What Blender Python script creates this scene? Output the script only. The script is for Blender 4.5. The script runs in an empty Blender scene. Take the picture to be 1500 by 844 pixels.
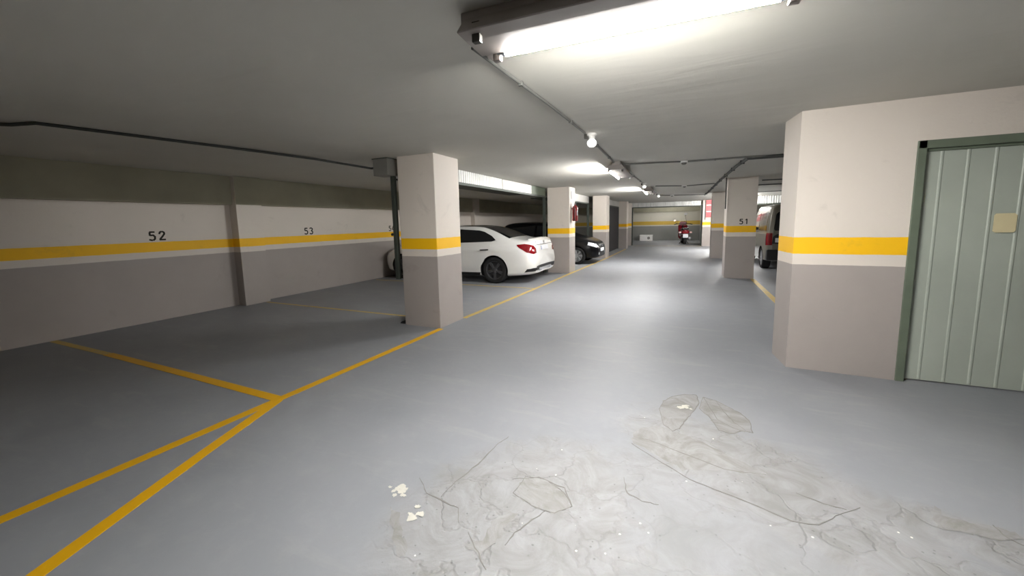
import bpy, bmesh, math, random
from math import sin, cos, pi, radians as RD
from mathutils import Vector, Matrix
from mathutils.bvhtree import BVHTree
from mathutils.geometry import tessellate_polygon

random.seed(7)
COL = bpy.context.scene.collection
CEIL = 2.47

# ------------------------------------------------------------------ materials
def sr(r, g, b):
    f = lambda c: (c/255/12.92) if c <= 10 else ((c/255+0.055)/1.055)**2.4
    return (f(r), f(g), f(b), 1)

def newmat(name):
    m = bpy.data.materials.new(name); m.use_nodes = True
    nt = m.node_tree
    return m, nt, nt.nodes['Principled BSDF'] if 'Principled BSDF' in nt.nodes else None

def N(nt, typ, **kw):
    n = nt.nodes.new(typ)
    for k, v in kw.items():
        setattr(n, k, v)
    return n

def mixc(nt, fac, a, b):
    n = nt.nodes.new('ShaderNodeMix'); n.data_type = 'RGBA'
    for sock, v in ((n.inputs[0], fac), (n.inputs[6], a), (n.inputs[7], b)):
        if hasattr(v, 'is_linked') or hasattr(v, 'links'):
            nt.links.new(v, sock)
        else:
            sock.default_value = v
    return n.outputs[2]

def math_(nt, op, a, b=0.0, c=0.0, clamp=False):
    n = nt.nodes.new('ShaderNodeMath'); n.operation = op; n.use_clamp = clamp
    for i, v in enumerate((a, b, c)):
        if hasattr(v, 'links'):
            nt.links.new(v, n.inputs[i])
        else:
            n.inputs[i].default_value = v
    return n.outputs[0]

def noise(nt, vec, scale, detail=3, rough=0.5, dist=0.0):
    n = nt.nodes.new('ShaderNodeTexNoise')
    n.inputs['Scale'].default_value = scale; n.inputs['Detail'].default_value = detail
    n.inputs['Roughness'].default_value = rough; n.inputs['Distortion'].default_value = dist
    nt.links.new(vec, n.inputs['Vector'])
    return n.outputs[0]

def ramp(nt, fac, lo, hi):
    n = nt.nodes.new('ShaderNodeMapRange'); n.clamp = True
    nt.links.new(fac, n.inputs[0]); n.inputs[1].default_value = lo; n.inputs[2].default_value = hi
    return n.outputs[0]

def bump(nt, h, bs, strength=0.3, dist=0.01):
    b = nt.nodes.new('ShaderNodeBump'); b.inputs['Strength'].default_value = strength
    b.inputs['Distance'].default_value = dist
    nt.links.new(h, b.inputs['Height']); nt.links.new(b.outputs[0], bs.inputs['Normal'])

def plain(name, col, rough=0.5, metal=0.0, var=0.06, vscale=6.0, coat=0.0, bmp=0.0, spec=0.5):
    """a plain material with a little procedural mottling"""
    m, nt, bs = newmat(name)
    tc = N(nt, 'ShaderNodeTexCoord')
    n = noise(nt, tc.outputs['Object'], vscale, 3)
    dark = tuple(c*(1-var*2) for c in col[:3])+(1,)
    lite = tuple(min(1, c*(1+var*2)) for c in col[:3])+(1,)
    c = mixc(nt, n, dark, lite)
    nt.links.new(c, bs.inputs['Base Color'])
    bs.inputs['Roughness'].default_value = rough
    bs.inputs['Metallic'].default_value = metal
    bs.inputs['Coat Weight'].default_value = coat
    bs.inputs['Specular IOR Level'].default_value = spec
    if bmp: bump(nt, n, bs, bmp, 0.004)
    return m

def emit(name, col, strength):
    m, nt, bs = newmat(name)
    bs.inputs['Base Color'].default_value = col
    bs.inputs['Emission Color'].default_value = col
    bs.inputs['Emission Strength'].default_value = strength
    return m

M = {}
WHITE = sr(217, 208, 198); GREY = sr(163, 155, 150); YEL = sr(246, 190, 0)

def wall_paint(name, white=WHITE, grey=GREY, yel=YEL, z0=1.04, z1=1.142, z2=1.30):
    m, nt, bs = newmat(name)
    g = N(nt, 'ShaderNodeNewGeometry'); sep = N(nt, 'ShaderNodeSeparateXYZ')
    nt.links.new(g.outputs['Position'], sep.inputs[0]); P = g.outputs['Position']
    wob = math_(nt, 'MULTIPLY', math_(nt, 'SUBTRACT', noise(nt, P, 9, 2), 0.5), 0.008)
    z = math_(nt, 'ADD', sep.outputs[2], wob)
    big = noise(nt, P, 2.2, 4, 0.6); fine = noise(nt, P, 45, 3, 0.6)
    def v(c, a=0.07): return mixc(nt, big, tuple(k*(1-a) for k in c[:3])+(1,), tuple(min(1, k*(1+a)) for k in c[:3])+(1,))
    c = mixc(nt, math_(nt, 'GREATER_THAN', z, z0), v(grey), v(white, .03))
    band = math_(nt, 'MULTIPLY', math_(nt, 'GREATER_THAN', z, z1), math_(nt, 'LESS_THAN', z, z2))
    c = mixc(nt, band, c, v(yel, .05))
    # scuffs of grime, in blotches of their own
    gr = ramp(nt, noise(nt, P, 3.1, 6, 0.7, .6), .60, .78)
    c = mixc(nt, math_(nt, 'MULTIPLY', gr, 0.22), c, sr(96, 88, 80))
    nt.links.new(c, bs.inputs['Base Color'])
    bs.inputs['Roughness'].default_value = 0.62
    bump(nt, math_(nt, 'ADD', fine, math_(nt, 'MULTIPLY', big, 2.0)), bs, 0.16, 0.006)
    return m

M['wall'] = wall_paint('painted_wall')
M['cream'] = plain('cream_paint', sr(190, 186, 172), .7)
M['beam'] = plain('beam_concrete', sr(166, 162, 142), .85, var=.08, vscale=2.5, bmp=.2)

def ceiling_mat():
    m, nt, bs = newmat('ceiling_plaster')
    tc = N(nt, 'ShaderNodeTexCoord'); mp = N(nt, 'ShaderNodeMapping')
    mp.inputs['Scale'].default_value = (.55, 2.0, 1)
    mp.inputs['Rotation'].default_value = (0, 0, RD(6))
    nt.links.new(tc.outputs['Object'], mp.inputs[0])
    wave = noise(nt, mp.outputs[0], 1.7, 3, .5, .5)
    n = noise(nt, tc.outputs['Object'], 1.1, 4)
    c = mixc(nt, n, sr(194, 192, 183), sr(208, 205, 197))
    nt.links.new(c, bs.inputs['Base Color']); bs.inputs['Roughness'].default_value = .8
    bump(nt, wave, bs, .25, .03)
    return m
M['ceiling'] = ceiling_mat()

def floor_mat():
    m, nt, bs = newmat('floor_paint')
    tc = N(nt, 'ShaderNodeTexCoord'); P = tc.outputs['Object']
    big = noise(nt, P, .9, 5, .6, .3); mid = noise(nt, P, 7, 5, .65, .2); fine = noise(nt, P, 60, 4, .7)
    c = mixc(nt, big, sr(125, 128, 134), sr(147, 149, 153))
    c = mixc(nt, math_(nt, 'MULTIPLY', ramp(nt, mid, .5, .75), .25), c, sr(160, 161, 162))
    # smears of old dust
    mp = N(nt, 'ShaderNodeMapping'); mp.inputs['Scale'].default_value = (.8, 3.2, 1); mp.inputs['Rotation'].default_value = (0, 0, RD(-28))
    nt.links.new(P, mp.inputs[0])
    sm = ramp(nt, noise(nt, mp.outputs[0], 1.6, 5, .65, .4), .55, .8)
    c = mixc(nt, math_(nt, 'MULTIPLY', sm, .35), c, sr(168, 167, 164))
    # worn, blistered areas
    def blob(cx, cy, rx, ry, rot):
        q = N(nt, 'ShaderNodeMapping'); q.vector_type = 'TEXTURE'
        q.inputs['Location'].default_value = (cx, cy, 0); q.inputs['Rotation'].default_value = (0, 0, rot)
        q.inputs['Scale'].default_value = (rx, ry, 1); nt.links.new(P, q.inputs[0])
        l = N(nt, 'ShaderNodeVectorMath', operation='LENGTH'); nt.links.new(q.outputs[0], l.inputs[0])
        d = math_(nt, 'ADD', l.outputs['Value'], math_(nt, 'MULTIPLY', math_(nt, 'SUBTRACT', mid, .5), 1.1))
        return ramp(nt, d, 1.15, .75)
    A = blob(-.72, 1.62, .62, .80, RD(-20)); B = blob(.45, 2.45, .95, .42, RD(-35)); Cc = blob(.35, 1.9, 1.1, .6, RD(-15))
    D = blob(1.25, 2.35, .42, .16, RD(-15))
    mask = math_(nt, 'MAXIMUM', math_(nt, 'MAXIMUM', A, B), math_(nt, 'MAXIMUM', math_(nt, 'MULTIPLY', Cc, .6), D))
    worn = mixc(nt, ramp(nt, noise(nt, P, 3.2, 6, .65, 2.2), .36, .64), sr(126, 125, 122), sr(153, 153, 155))
    c = mixc(nt, math_(nt, 'MULTIPLY', mask, .7), c, worn)
    # blister rims
    wv = N(nt, 'ShaderNodeVectorMath', operation='ADD')
    nz = nt.nodes.new('ShaderNodeTexNoise'); nz.inputs['Scale'].default_value = 3.5; nz.inputs['Detail'].default_value = 4
    nt.links.new(P, nz.inputs['Vector'])
    sc = N(nt, 'ShaderNodeVectorMath', operation='SCALE'); sc.inputs['Scale'].default_value = .55
    nt.links.new(nz.outputs['Color'], sc.inputs[0]); nt.links.new(P, wv.inputs[0]); nt.links.new(sc.outputs[0], wv.inputs[1])
    vo = N(nt, 'ShaderNodeTexVoronoi'); vo.feature = 'DISTANCE_TO_EDGE'; vo.inputs['Scale'].default_value = 2.6
    nt.links.new(wv.outputs[0], vo.inputs['Vector'])
    rim = math_(nt, 'MULTIPLY', ramp(nt, vo.outputs[0], .035, .005), mask)
    c = mixc(nt, math_(nt, 'MULTIPLY', rim, .22), c, sr(118, 116, 113))
    # chips: white specks and dark pits
    vs = N(nt, 'ShaderNodeTexVoronoi'); vs.feature = 'F1'; vs.inputs['Scale'].default_value = 24
    nt.links.new(P, vs.inputs['Vector'])
    sel = N(nt, 'ShaderNodeSeparateColor'); nt.links.new(vs.outputs['Color'], sel.inputs[0])
    dot = ramp(nt, math_(nt, 'ADD', vs.outputs['Distance'], math_(nt, 'MULTIPLY', fine, .12)), .21, .15)
    pit = math_(nt, 'MULTIPLY', math_(nt, 'MULTIPLY', dot, math_(nt, 'LESS_THAN', sel.outputs[0], .42)), mask)
    chip = math_(nt, 'MULTIPLY', math_(nt, 'MULTIPLY', dot, math_(nt, 'GREATER_THAN', sel.outputs[0], .965)), mask)
    c = mixc(nt, math_(nt, 'MULTIPLY', pit, .5), c, sr(90, 91, 92))
    c = mixc(nt, math_(nt, 'MULTIPLY', chip, .9), c, sr(238, 236, 228))
    nt.links.new(c, bs.inputs['Base Color'])
    r = math_(nt, 'ADD', .42, math_(nt, 'MULTIPLY', mid, .25)); nt.links.new(r, bs.inputs['Roughness'])
    bs.inputs['Specular IOR Level'].default_value = .4
    h = math_(nt, 'ADD', math_(nt, 'MULTIPLY', fine, .10), math_(nt, 'MULTIPLY', big, .4))
    worn_h = math_(nt, 'MULTIPLY', mask, math_(nt, 'ADD', math_(nt, 'MULTIPLY', noise(nt, P, 12, 5, .65, 1.0), .75), math_(nt, 'MULTIPLY', rim, -.9)))
    h = math_(nt, 'ADD', h, worn_h); h = math_(nt, 'ADD', h, math_(nt, 'MULTIPLY', pit, -.4))
    bump(nt, h, bs, .42, .011)
    return m
M['floor'] = floor_mat()

def line_mat(name, col, wear):
    m, nt, bs = newmat(name)
    tc = N(nt, 'ShaderNodeTexCoord'); P = tc.outputs['Object']
    w = ramp(nt, noise(nt, P, 11, 6, .75, .3), .72-wear, .98-wear)
    c = mixc(nt, noise(nt, P, 3, 3), col, tuple(k*.9 for k in col[:3])+(1,))
    c = mixc(nt, w, c, sr(146, 148, 150))
    nt.links.new(c, bs.inputs['Base Color']); bs.inputs['Roughness'].default_value = .5
    return m
M['line'] = line_mat('yellow_line_paint', sr(228, 172, 6), .05)
M['line_old'] = line_mat('worn_yellow_line_paint', sr(208, 176, 84), .22)
def concrete_mat():
    m, nt, bs = newmat('bare_concrete')
    tc = N(nt, 'ShaderNodeTexCoord'); P = tc.outputs['Object']
    n = noise(nt, P, 4.5, 6, .65, 2.0); f = noise(nt, P, 40, 4, .7)
    c = mixc(nt, ramp(nt, n, .35, .65), sr(124, 123, 120), sr(148, 148, 149))
    c = mixc(nt, math_(nt, 'MULTIPLY', ramp(nt, f, .6, .7), .3), c, sr(104, 103, 101))
    nt.links.new(c, bs.inputs['Base Color']); bs.inputs['Roughness'].default_value = .75
    bump(nt, math_(nt, 'ADD', n, math_(nt, 'MULTIPLY', f, .3)), bs, .5, .012)
    return m
M['concrete'] = concrete_mat()
M['crack'] = plain('crack_dirt', sr(118, 116, 113), .9, var=.15, vscale=20)
M['filler'] = plain('white_filler', sr(196, 193, 184), .8, var=.08, vscale=30)

M['tube'] = emit('lit_tube', (1.0, .99, .965, 1), 84)
M['tube_near'] = emit('lit_tube_bright', (1.0, .985, .95, 1), 88)
M['tube_second'] = emit('lit_tube_aged', (1.0, .99, .965, 1), 66)
M['bulb'] = emit('lit_bulb', (1.0, .99, .96, 1), 0.2)
M['fix'] = plain('white_enamel', sr(150, 143, 138), .5, var=.04)
M['fix_dark'] = plain('grey_enamel', sr(128, 126, 120), .5, var=.05)
M['socket'] = plain('lamp_socket', sr(60, 58, 52), .5)
M['pipe'] = plain('grey_conduit', sr(104, 104, 100), .55, var=.1, vscale=3)
M['pipe_dark'] = plain('dark_conduit', sr(62, 64, 62), .6, var=.1, vscale=3)
M['white_pl'] = plain('white_plastic', sr(225, 224, 220), .4)
M['ink'] = plain('black_stencil_ink', sr(38, 34, 24), .8, var=.2, vscale=40)
M['galv'] = plain('galvanised_sheet', sr(206, 206, 204), .38, .55, var=.14, vscale=2.0)
M['galv_plain'] = plain('galvanised_plain_sheet', sr(196, 194, 190), .45, .35, var=.10, vscale=1.2)
M['green'] = plain('dark_green_steel', sr(66, 72, 66), .5, .2, var=.12, vscale=5)
M['green_door'] = plain('green_door_paint', sr(172, 179, 168), .5, .05, var=.07, vscale=2.2)
M['green_frame'] = plain('green_frame_paint', sr(104, 114, 98), .5, .05, var=.12, vscale=5)
M['black_gate'] = plain('dark_opening_paint', sr(58, 56, 58), .5, .1, var=.1)
M['sticker'] = plain('cream_paper', sr(212, 200, 160), .8, var=.05)
M['red'] = plain('signal_red', sr(140, 16, 22), .35, coat=.4)
M['redsign'] = plain('washed_red_sign', sr(212, 92, 96), .5)  # red paled toward pink: the lamp's washing-out is put into the colour
M['white_sign'] = plain('sign_white', sr(224, 222, 220), .5)
M['sign_grey'] = plain('sign_grey', sr(120, 116, 112), .5)
M['black'] = plain('black_rubber', sr(26, 26, 28), .6)
M['car_white'] = plain('white_car_paint', sr(236, 235, 232), .25, var=.01, coat=.8)
M['car_black'] = plain('black_car_paint', sr(6, 6, 8), .3, var=.03, coat=.1, spec=.2)
M['van_paint'] = plain('shaded_van_paint', sr(116, 112, 102), .4, .2, var=.03, coat=.6)  # beige darkened: the shadow over the van is put into the colour
M['glass'] = plain('dark_car_glass', sr(16, 18, 22), .08, var=.1, coat=.6)
M['vanglass'] = plain('van_window_glass', sr(26, 28, 32), .1, var=.1)
M['tyre'] = plain('tyre_rubber', sr(20, 20, 21), .8, var=.1, vscale=20)
M['rim_dark'] = plain('dark_alloy', sr(86, 86, 88), .4, .5)
M['rim_silver'] = plain('silver_alloy', sr(190, 192, 194), .3, .8)
M['tail'] = plain('red_lamp_glass', sr(128, 8, 20), .15, var=.12, vscale=14, coat=.8)
M['clear'] = plain('clear_lamp_glass', sr(235, 238, 242), .12, .3, coat=.8)
M['plate'] = plain('number_plate', sr(226, 228, 232), .4)
M['plate_ink'] = plain('plate_blue', sr(40, 70, 150), .5)
M['trim_b'] = plain('black_trim', sr(22, 22, 24), .45)
M['arch'] = plain('wheel_well', sr(12, 12, 13), .9)
M['chrome'] = plain('chrome', sr(214, 216, 220), .12, 1.0, var=.02)
M['bike_red'] = plain('scooter_red', sr(120, 22, 34), .25, coat=.6)
M['pinkish'] = plain('pale_lamp', sr(235, 190, 190), .3)

# ------------------------------------------------------------------ mesh helpers
def link(name, me, mat, parent=None):
    o = bpy.data.objects.new(name, me); COL.objects.link(o)
    if mat is not None: me.materials.append(mat)
    if parent is not None: o.parent = parent
    return o

def obj(name, bm, mat, parent=None, smooth=False, angle=None):
    bmesh.ops.recalc_face_normals(bm, faces=bm.faces)
    me = bpy.data.meshes.new(name); bm.to_mesh(me); bm.free()
    if smooth:
        me.polygons.foreach_set('use_smooth', [True]*len(me.polygons))
        me.set_sharp_from_angle(angle=RD(angle or 38))
    return link(name, me, mat, parent)

def tag(o, label=None, cat=None, group=None, kind=None):
    if label: o['label'] = label
    if cat: o['category'] = cat
    if group: o['group'] = group
    if kind: o['kind'] = kind
    return o

def empty(name, loc, label, cat, group=None, rz=0):
    o = bpy.data.objects.new(name, None); COL.objects.link(o)
    o.empty_display_size = .1
    o.location = loc; o.rotation_euler = (0, 0, rz)
    return tag(o, label, cat, group)

def box(bm, x0, x1, y0, y1, z0, z1, bev=0.0, mtx=None):
    vs = [bm.verts.new((x, y, z)) for x in (x0, x1) for y in (y0, y1) for z in (z0, z1)]
    f = [(0, 1, 3, 2), (4, 6, 7, 5), (0, 4, 5, 1), (2, 3, 7, 6), (0, 2, 6, 4), (1, 5, 7, 3)]
    fs = [bm.faces.new([vs[i] for i in q]) for q in f]
    if bev > 0:
        es = list({e for g in fs for e in g.edges})
        r = bmesh.ops.bevel(bm, geom=es, offset=bev, segments=2, affect='EDGES', profile=.5)
        vs = list({v for g in r['faces'] for v in g.verts} | {v for v in vs if v.is_valid})
    if mtx is not None: bmesh.ops.transform(bm, matrix=mtx, verts=vs)
    return vs

def prism(bm, prof, axis, a0, a1):
    """extrude a 2D profile along axis; profile in the other two axes in order"""
    def P(u, v, a):
        return {'X': (a, u, v), 'Y': (u, a, v), 'Z': (u, v, a)}[axis]
    A = [bm.verts.new(P(u, v, a0)) for u, v in prof]; B = [bm.verts.new(P(u, v, a1)) for u, v in prof]
    n = len(prof)
    for i in range(n):
        bm.faces.new((A[i], A[(i+1) % n], B[(i+1) % n], B[i]))
    bm.faces.new(A[::-1]); bm.faces.new(B)

def tube(bm, pts, r, seg=10, closed=False):
    pts = [Vector(p) for p in pts]; n = len(pts); rings = []
    up0 = Vector((0, 0, 1))
    for i, p in enumerate(pts):
        if closed: t = (pts[(i+1) % n]-pts[i-1]).normalized()
        else: t = ((pts[min(i+1, n-1)]-p).normalized()+(p-pts[max(i-1, 0)]).normalized()).normalized()
        ref = up0 if abs(t.z) < .95 else Vector((1, 0, 0))
        a = t.cross(ref).normalized(); b = t.cross(a).normalized()
        rr = r[i] if isinstance(r, (list, tuple)) else r
        rings.append([bm.verts.new(p+(a*cos(2*pi*k/seg)+b*sin(2*pi*k/seg))*rr) for k in range(seg)])
    m = n if closed else n-1
    for i in range(m):
        A, B = rings[i], rings[(i+1) % n]
        for k in range(seg):
            bm.faces.new((A[k], A[(k+1) % seg], B[(k+1) % seg], B[k]))
    if not closed:
        bm.faces.new(rings[0][::-1]); bm.faces.new(rings[-1])

def lathe(bm, prof, seg=24, mtx=None, closed_ring=False, cap=True):
    """prof = [(r, h)], axis Z"""
    rings = []; vs = []
    for r, h in prof:
        if r < 1e-6:
            v = bm.verts.new((0, 0, h)); rings.append([v]*seg); vs.append(v)
        else:
            R = [bm.verts.new((r*cos(2*pi*k/seg), r*sin(2*pi*k/seg), h)) for k in range(seg)]; rings.append(R); vs += R
    L = len(rings); rng = range(L if closed_ring else L-1)
    for i in rng:
        A, B = rings[i], rings[(i+1) % L]
        for k in range(seg):
            q = [A[k], A[(k+1) % seg], B[(k+1) % seg], B[k]]
            q2 = []
            for v in q:
                if v not in q2: q2.append(v)
            if len(q2) >= 3: bm.faces.new(q2)
    if not closed_ring and cap:
        if prof[0][0] > 1e-6: bm.faces.new(rings[0][::-1])
        if prof[-1][0] > 1e-6: bm.faces.new(rings[-1])
    if mtx is not None: bmesh.ops.transform(bm, matrix=mtx, verts=vs)
    return vs

def ribbon(bm, pts, w, z0, z1):
    """flat strip of paint following pts on the floor"""
    pts = [Vector((p[0], p[1])) for p in pts]; n = len(pts); L = []; Rr = []
    for i, p in enumerate(pts):
        t = (pts[min(i+1, n-1)]-pts[max(i-1, 0)]).normalized(); nn = Vector((-t.y, t.x))
        ww = w[i] if isinstance(w, (list, tuple)) else w
        L.append(p+nn*ww/2); Rr.append(p-nn*ww/2)
    ring = L+Rr[::-1]; m = len(ring)
    for i in range(n-1):
        a, b, c, d = L[i], L[i+1], Rr[i+1], Rr[i]
        lo = [bm.verts.new((q.x, q.y, z0)) for q in (a, b, c, d)]; hi = [bm.verts.new((q.x, q.y, z1)) for q in (a, b, c, d)]
        bm.faces.new(lo); bm.faces.new(hi)
        for k in range(4): bm.faces.new((lo[k], lo[(k+1) % 4], hi[(k+1) % 4], hi[k]))

def polyslab(bm, pts, z0, z1):
    lo = [bm.verts.new((p[0], p[1], z0)) for p in pts]; hi = [bm.verts.new((p[0], p[1], z1)) for p in pts]
    n = len(pts)
    bm.faces.new(lo[::-1]); bm.faces.new(hi)
    for i in range(n): bm.faces.new((lo[i], lo[(i+1) % n], hi[(i+1) % n], hi[i]))

def struct(name, bm, mat, parent=None):
    o = obj(name, bm, mat, parent)
    if parent is None: o['kind'] = 'structure'
    return o

# ------------------------------------------------------------------ camera
F, YA, PT, RO, CY = 560.96, RD(24.544), RD(-6.718), RD(-1.2), 391.94
fwd = Vector((-sin(YA)*cos(PT), cos(YA)*cos(PT), sin(PT)))
rgt = Vector((cos(YA), sin(YA), 0)); up = rgt.cross(fwd)
Rv = rgt*cos(RO)+up*sin(RO); Uv = -rgt*sin(RO)+up*cos(RO)
cam_d = bpy.data.cameras.new('camera'); cam = bpy.data.objects.new('camera', cam_d); COL.objects.link(cam)
mm = Matrix((Rv, Uv, -fwd)).transposed().to_4x4(); mm.translation = Vector((0, 0, 1.5)); cam.matrix_world = mm
cam_d.sensor_width = 36; cam_d.lens = F/1500*36; cam_d.shift_y = (CY-422)/1500; cam_d.clip_start = .05
bpy.context.scene.camera = cam

# ------------------------------------------------------------------ room shell
XL, XR_, YB, YF = -7.95, 6.6, -4.0, 29.6
b = bmesh.new(); box(b, XL-.2, XR_+.2, YB-.2, YF+.2, -.2, 0); FLOOR = struct('floor', b, M['floor'])
b = bmesh.new(); box(b, XL-.2, XR_+.2, YB-.2, YF+.2, CEIL, CEIL+.2); struct('ceiling', b, M['ceiling'])
b = bmesh.new(); box(b, XL-.2, XL, YB-.2, YF+.2, 0, CEIL); WALL_L = struct('wall_left', b, M['wall'])
b = bmesh.new(); box(b, XR_, XR_+.2, YB-.2, YF+.2, 0, CEIL); struct('wall_right', b, M['wall'])
b = bmesh.new(); box(b, XL, XR_, YB-.2, YB, 0, CEIL); struct('wall_back', b, M['wall'])
M['wall_dim'] = wall_paint('dimmed_wall_paint', white=sr(190, 186, 172), grey=sr(128, 128, 124), yel=sr(190, 158, 60), z0=1.02, z1=1.1, z2=1.36)  # wall paint again, with the far bay's dimness put into its colours
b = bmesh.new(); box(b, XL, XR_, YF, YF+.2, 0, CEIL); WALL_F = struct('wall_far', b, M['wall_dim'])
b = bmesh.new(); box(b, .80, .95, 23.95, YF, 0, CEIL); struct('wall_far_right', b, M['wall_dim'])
# downstand beam along the left wall and across the far wall
b = bmesh.new(); box(b, XL, XL+.10, YB, YF, 1.94, CEIL); box(b, XL+.09, -7.736, 4.504, 4.984, 1.94, CEIL); struct('trim_1', b, M['beam'])
b = bmesh.new(); box(b, XL+.1, .80, YF-.12, YF, 2.02, CEIL); struct('trim_2', b, M['beam'])

# near right block wall with the metal door
WY = 4.47
b = bmesh.new()
DX0, DX1, DZ = 1.765, 3.45, 2.10
prism(b, [(.945, WY+.03), (DX0, WY), (DX0, WY+.34), (DX0-.0, 4.92), (.90, 4.92)], 'Z', 0, CEIL)
box(b, DX0, DX1, WY, 4.92, DZ, CEIL)
box(b, DX1, XR_, WY, 4.92, 0, CEIL)
BLOCK = struct('wall_near_right', b, M['wall'])
BLOCK['label'] = 'white and grey painted wall with yellow stripe around the green metal door'

# metal door
dr = bmesh.new(); box(dr, DX0+.05, DX1-.05, WY+.055, WY+.085, .012, DZ-.055, .002)
door = obj('door_1', dr, M['green_door']); door['kind'] = 'structure'
door['label'] = 'grey green ribbed steel door in the near right wall'
b = bmesh.new()
x = DX0+.178
while x < DX1-.12:
    prism(b, [(x-.014, WY+.0565), (x-.005, WY+.049), (x+.005, WY+.049), (x+.014, WY+.0565)], 'Z', .02, DZ-.065); x += .162
obj('door_ribs', b, M['green_door'], door)
b = bmesh.new()
for xa, xb in ((DX0-.005, DX0+.055), (DX1-.055, DX1+.005)): box(b, xa, xb, WY-.012, WY+.09, 0, DZ+.012, .004)
box(b, DX0+.0, DX1, WY-.012, WY+.09, DZ-.055, DZ+.012, .004)
box(b, DX0+.055, DX0+.07, WY+.03, WY+.06, 0, DZ-.06); box(b, DX0+.05, DX1-.05, WY+.03, WY+.06, DZ-.075, DZ-.055)
fr = obj('door_frame', b, M['green_frame'], door); fr['label'] = 'dark green steel door frame'
b = bmesh.new(); prism(b, [(2.29, 1.345), (2.305, 1.335), (2.41, 1.335), (2.42, 1.35), (2.42, 1.475), (2.405, 1.49), (2.30, 1.49), (2.29, 1.475)], 'Y', WY+.041, WY+.045)
st = obj('notice', b, M['sticker'], door); st['label'] = 'blank cream paper square stuck on the door'

# ------------------------------------------------------------------ columns
def column(x0, x1, y0, y1, label, name='concrete_column', skew=0.0, dy=0.0):
    e = bmesh.new()
    prism(e, [(x0, y0+dy), (x1, y0-dy), (x1, y1), (x0, y1)], 'Z', 0, CEIL)
    es = [g for g in e.edges if abs(g.verts[0].co.z-g.verts[1].co.z) > 1]
    bmesh.ops.bevel(e, geom=es, offset=.008, segments=2, affect='EDGES', profile=.5)
    o = obj(name, e, M['wall']); o.location = (0, 0, 0)
    return tag(o, label, 'column')

CL = [
 column(-3.83, -3.195, 4.47, 5.10, 'thick white and grey column with yellow stripe, the nearest one left of the driveway'),
 column(-3.72, -3.065, 10.72, 11.35, 'column with yellow stripe that carries the red fire extinguisher'),
 column(-3.44, -2.90, 15.4, 16.05, 'striped column just behind the nose of the black car'),
 column(-3.40, -2.88, 20.9, 21.5, 'narrow striped column left of the far open garage bay'),
]
CR = [
 column(.885, 1.525, 10.90, 11.55, 'striped column with black number 51, in front of the beige van', dy=.0),
 column(.84, 1.45, 16.2, 16.85, 'grey shaded striped column directly behind the column numbered 51'),
 column(.76, 1.40, 23.3, 23.95, 'brightly lit striped column right of the motor scooter, with a red sign'),
]
b = bmesh.new(); prism(b, [(XL, 4.50), (-7.74, 4.50), (-7.74, 4.98), (XL, 4.98)], 'Z', 0, CEIL)
tag(obj('wall_pilaster', b, M['wall']), 'shallow striped pilaster on the dark left wall between numbers 52 and 53', 'pilaster')
b = bmesh.new(); prism(b, [(XL, 13.5), (-7.76, 13.5), (-7.76, 13.9), (XL, 13.9)], 'Z', 0, CEIL)
tag(obj('wall_pilaster', b, M['wall']), 'far pilaster on the left wall, seen above the white car', 'pilaster')

# stencilled numbers
DIG = {
 '1': [[(.12, .80), (.34, 1)], [(.34, .97), (.34, .54)], [(.34, .46), (.34, 0)]],
 '2': [[(.04, .74), (.12, .93), (.27, 1)], [(.34, 1), (.5, .9), (.52, .72), (.32, .42), (.08, .12)], [(.03, .05), (.58, .05)]],
 '3': [[(.04, .92), (.27, 1)], [(.33, 1), (.52, .86), (.47, .64), (.3, .54)], [(.33, .50), (.55, .36), (.52, .12), (.34, 0)], [(.26, 0), (.03, .08)]],
 '4': [[(.40, 1), (.05, .36)], [(.02, .28), (.58, .28)], [(.43, .92), (.43, .36)], [(.43, .20), (.43, 0)]],
 '5': [[(.54, .96), (.10, .96)], [(.10, .90), (.10, .56)], [(.16, .58), (.40, .60), (.56, .42), (.54, .16), (.38, .01)], [(.3, 0), (.03, .08)]],
}
def number(txt, origin, udir, h, parent, nrm, label):
    bmn = bmesh.new(); U = Vector(udir); Nn = Vector(nrm); O = Vector(origin); Z = Vector((0, 0, 1)); t = .15
    for i, ch in enumerate(txt):
        for st in DIG[ch]:
            for (a, c), (a2, c2) in zip(st[:-1], st[1:]):
                d = Vector((a2-a, c2-c)).normalized(); n = Vector((-d.y, d.x))*t*.62; e_ = d*t*.25
                q = [Vector((a, c))-e_+n, Vector((a2, c2))+e_+n, Vector((a2, c2))+e_-n, Vector((a, c))-e_-n]
                lo = [bmn.verts.new(O+U*((p.x+i*.95)*h)+Z*(p.y*h)+Nn*.0005) for p in q]
                hi = [bmn.verts.new(O+U*((p.x+i*.95)*h)+Z*(p.y*h)+Nn*.0025) for p in q]
                bmn.faces.new(lo); bmn.faces.new(hi)
                for k in range(4): bmn.faces.new((lo[k], lo[(k+1) % 4], hi[(k+1) % 4], hi[k]))
    o = obj('painted_number', bmn, M['ink'], parent); o['label'] = label
number('52', (XL, 3.24, 1.33), (0, 1, 0), .14, WALL_L, (1, 0, 0), 'black stencilled number 52')
number('53', (XL, 6.04, 1.33), (0, 1, 0), .14, WALL_L, (1, 0, 0), 'black stencilled number 53')
number('54', (XL, 8.78, 1.33), (0, 1, 0), .14, WALL_L, (1, 0, 0), 'black stencilled number 54')
number('51', (1.17, 10.90, 1.345), (1, 0, 0), .12, CR[0], (0, -1, 0), 'black stencilled number 51')

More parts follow.
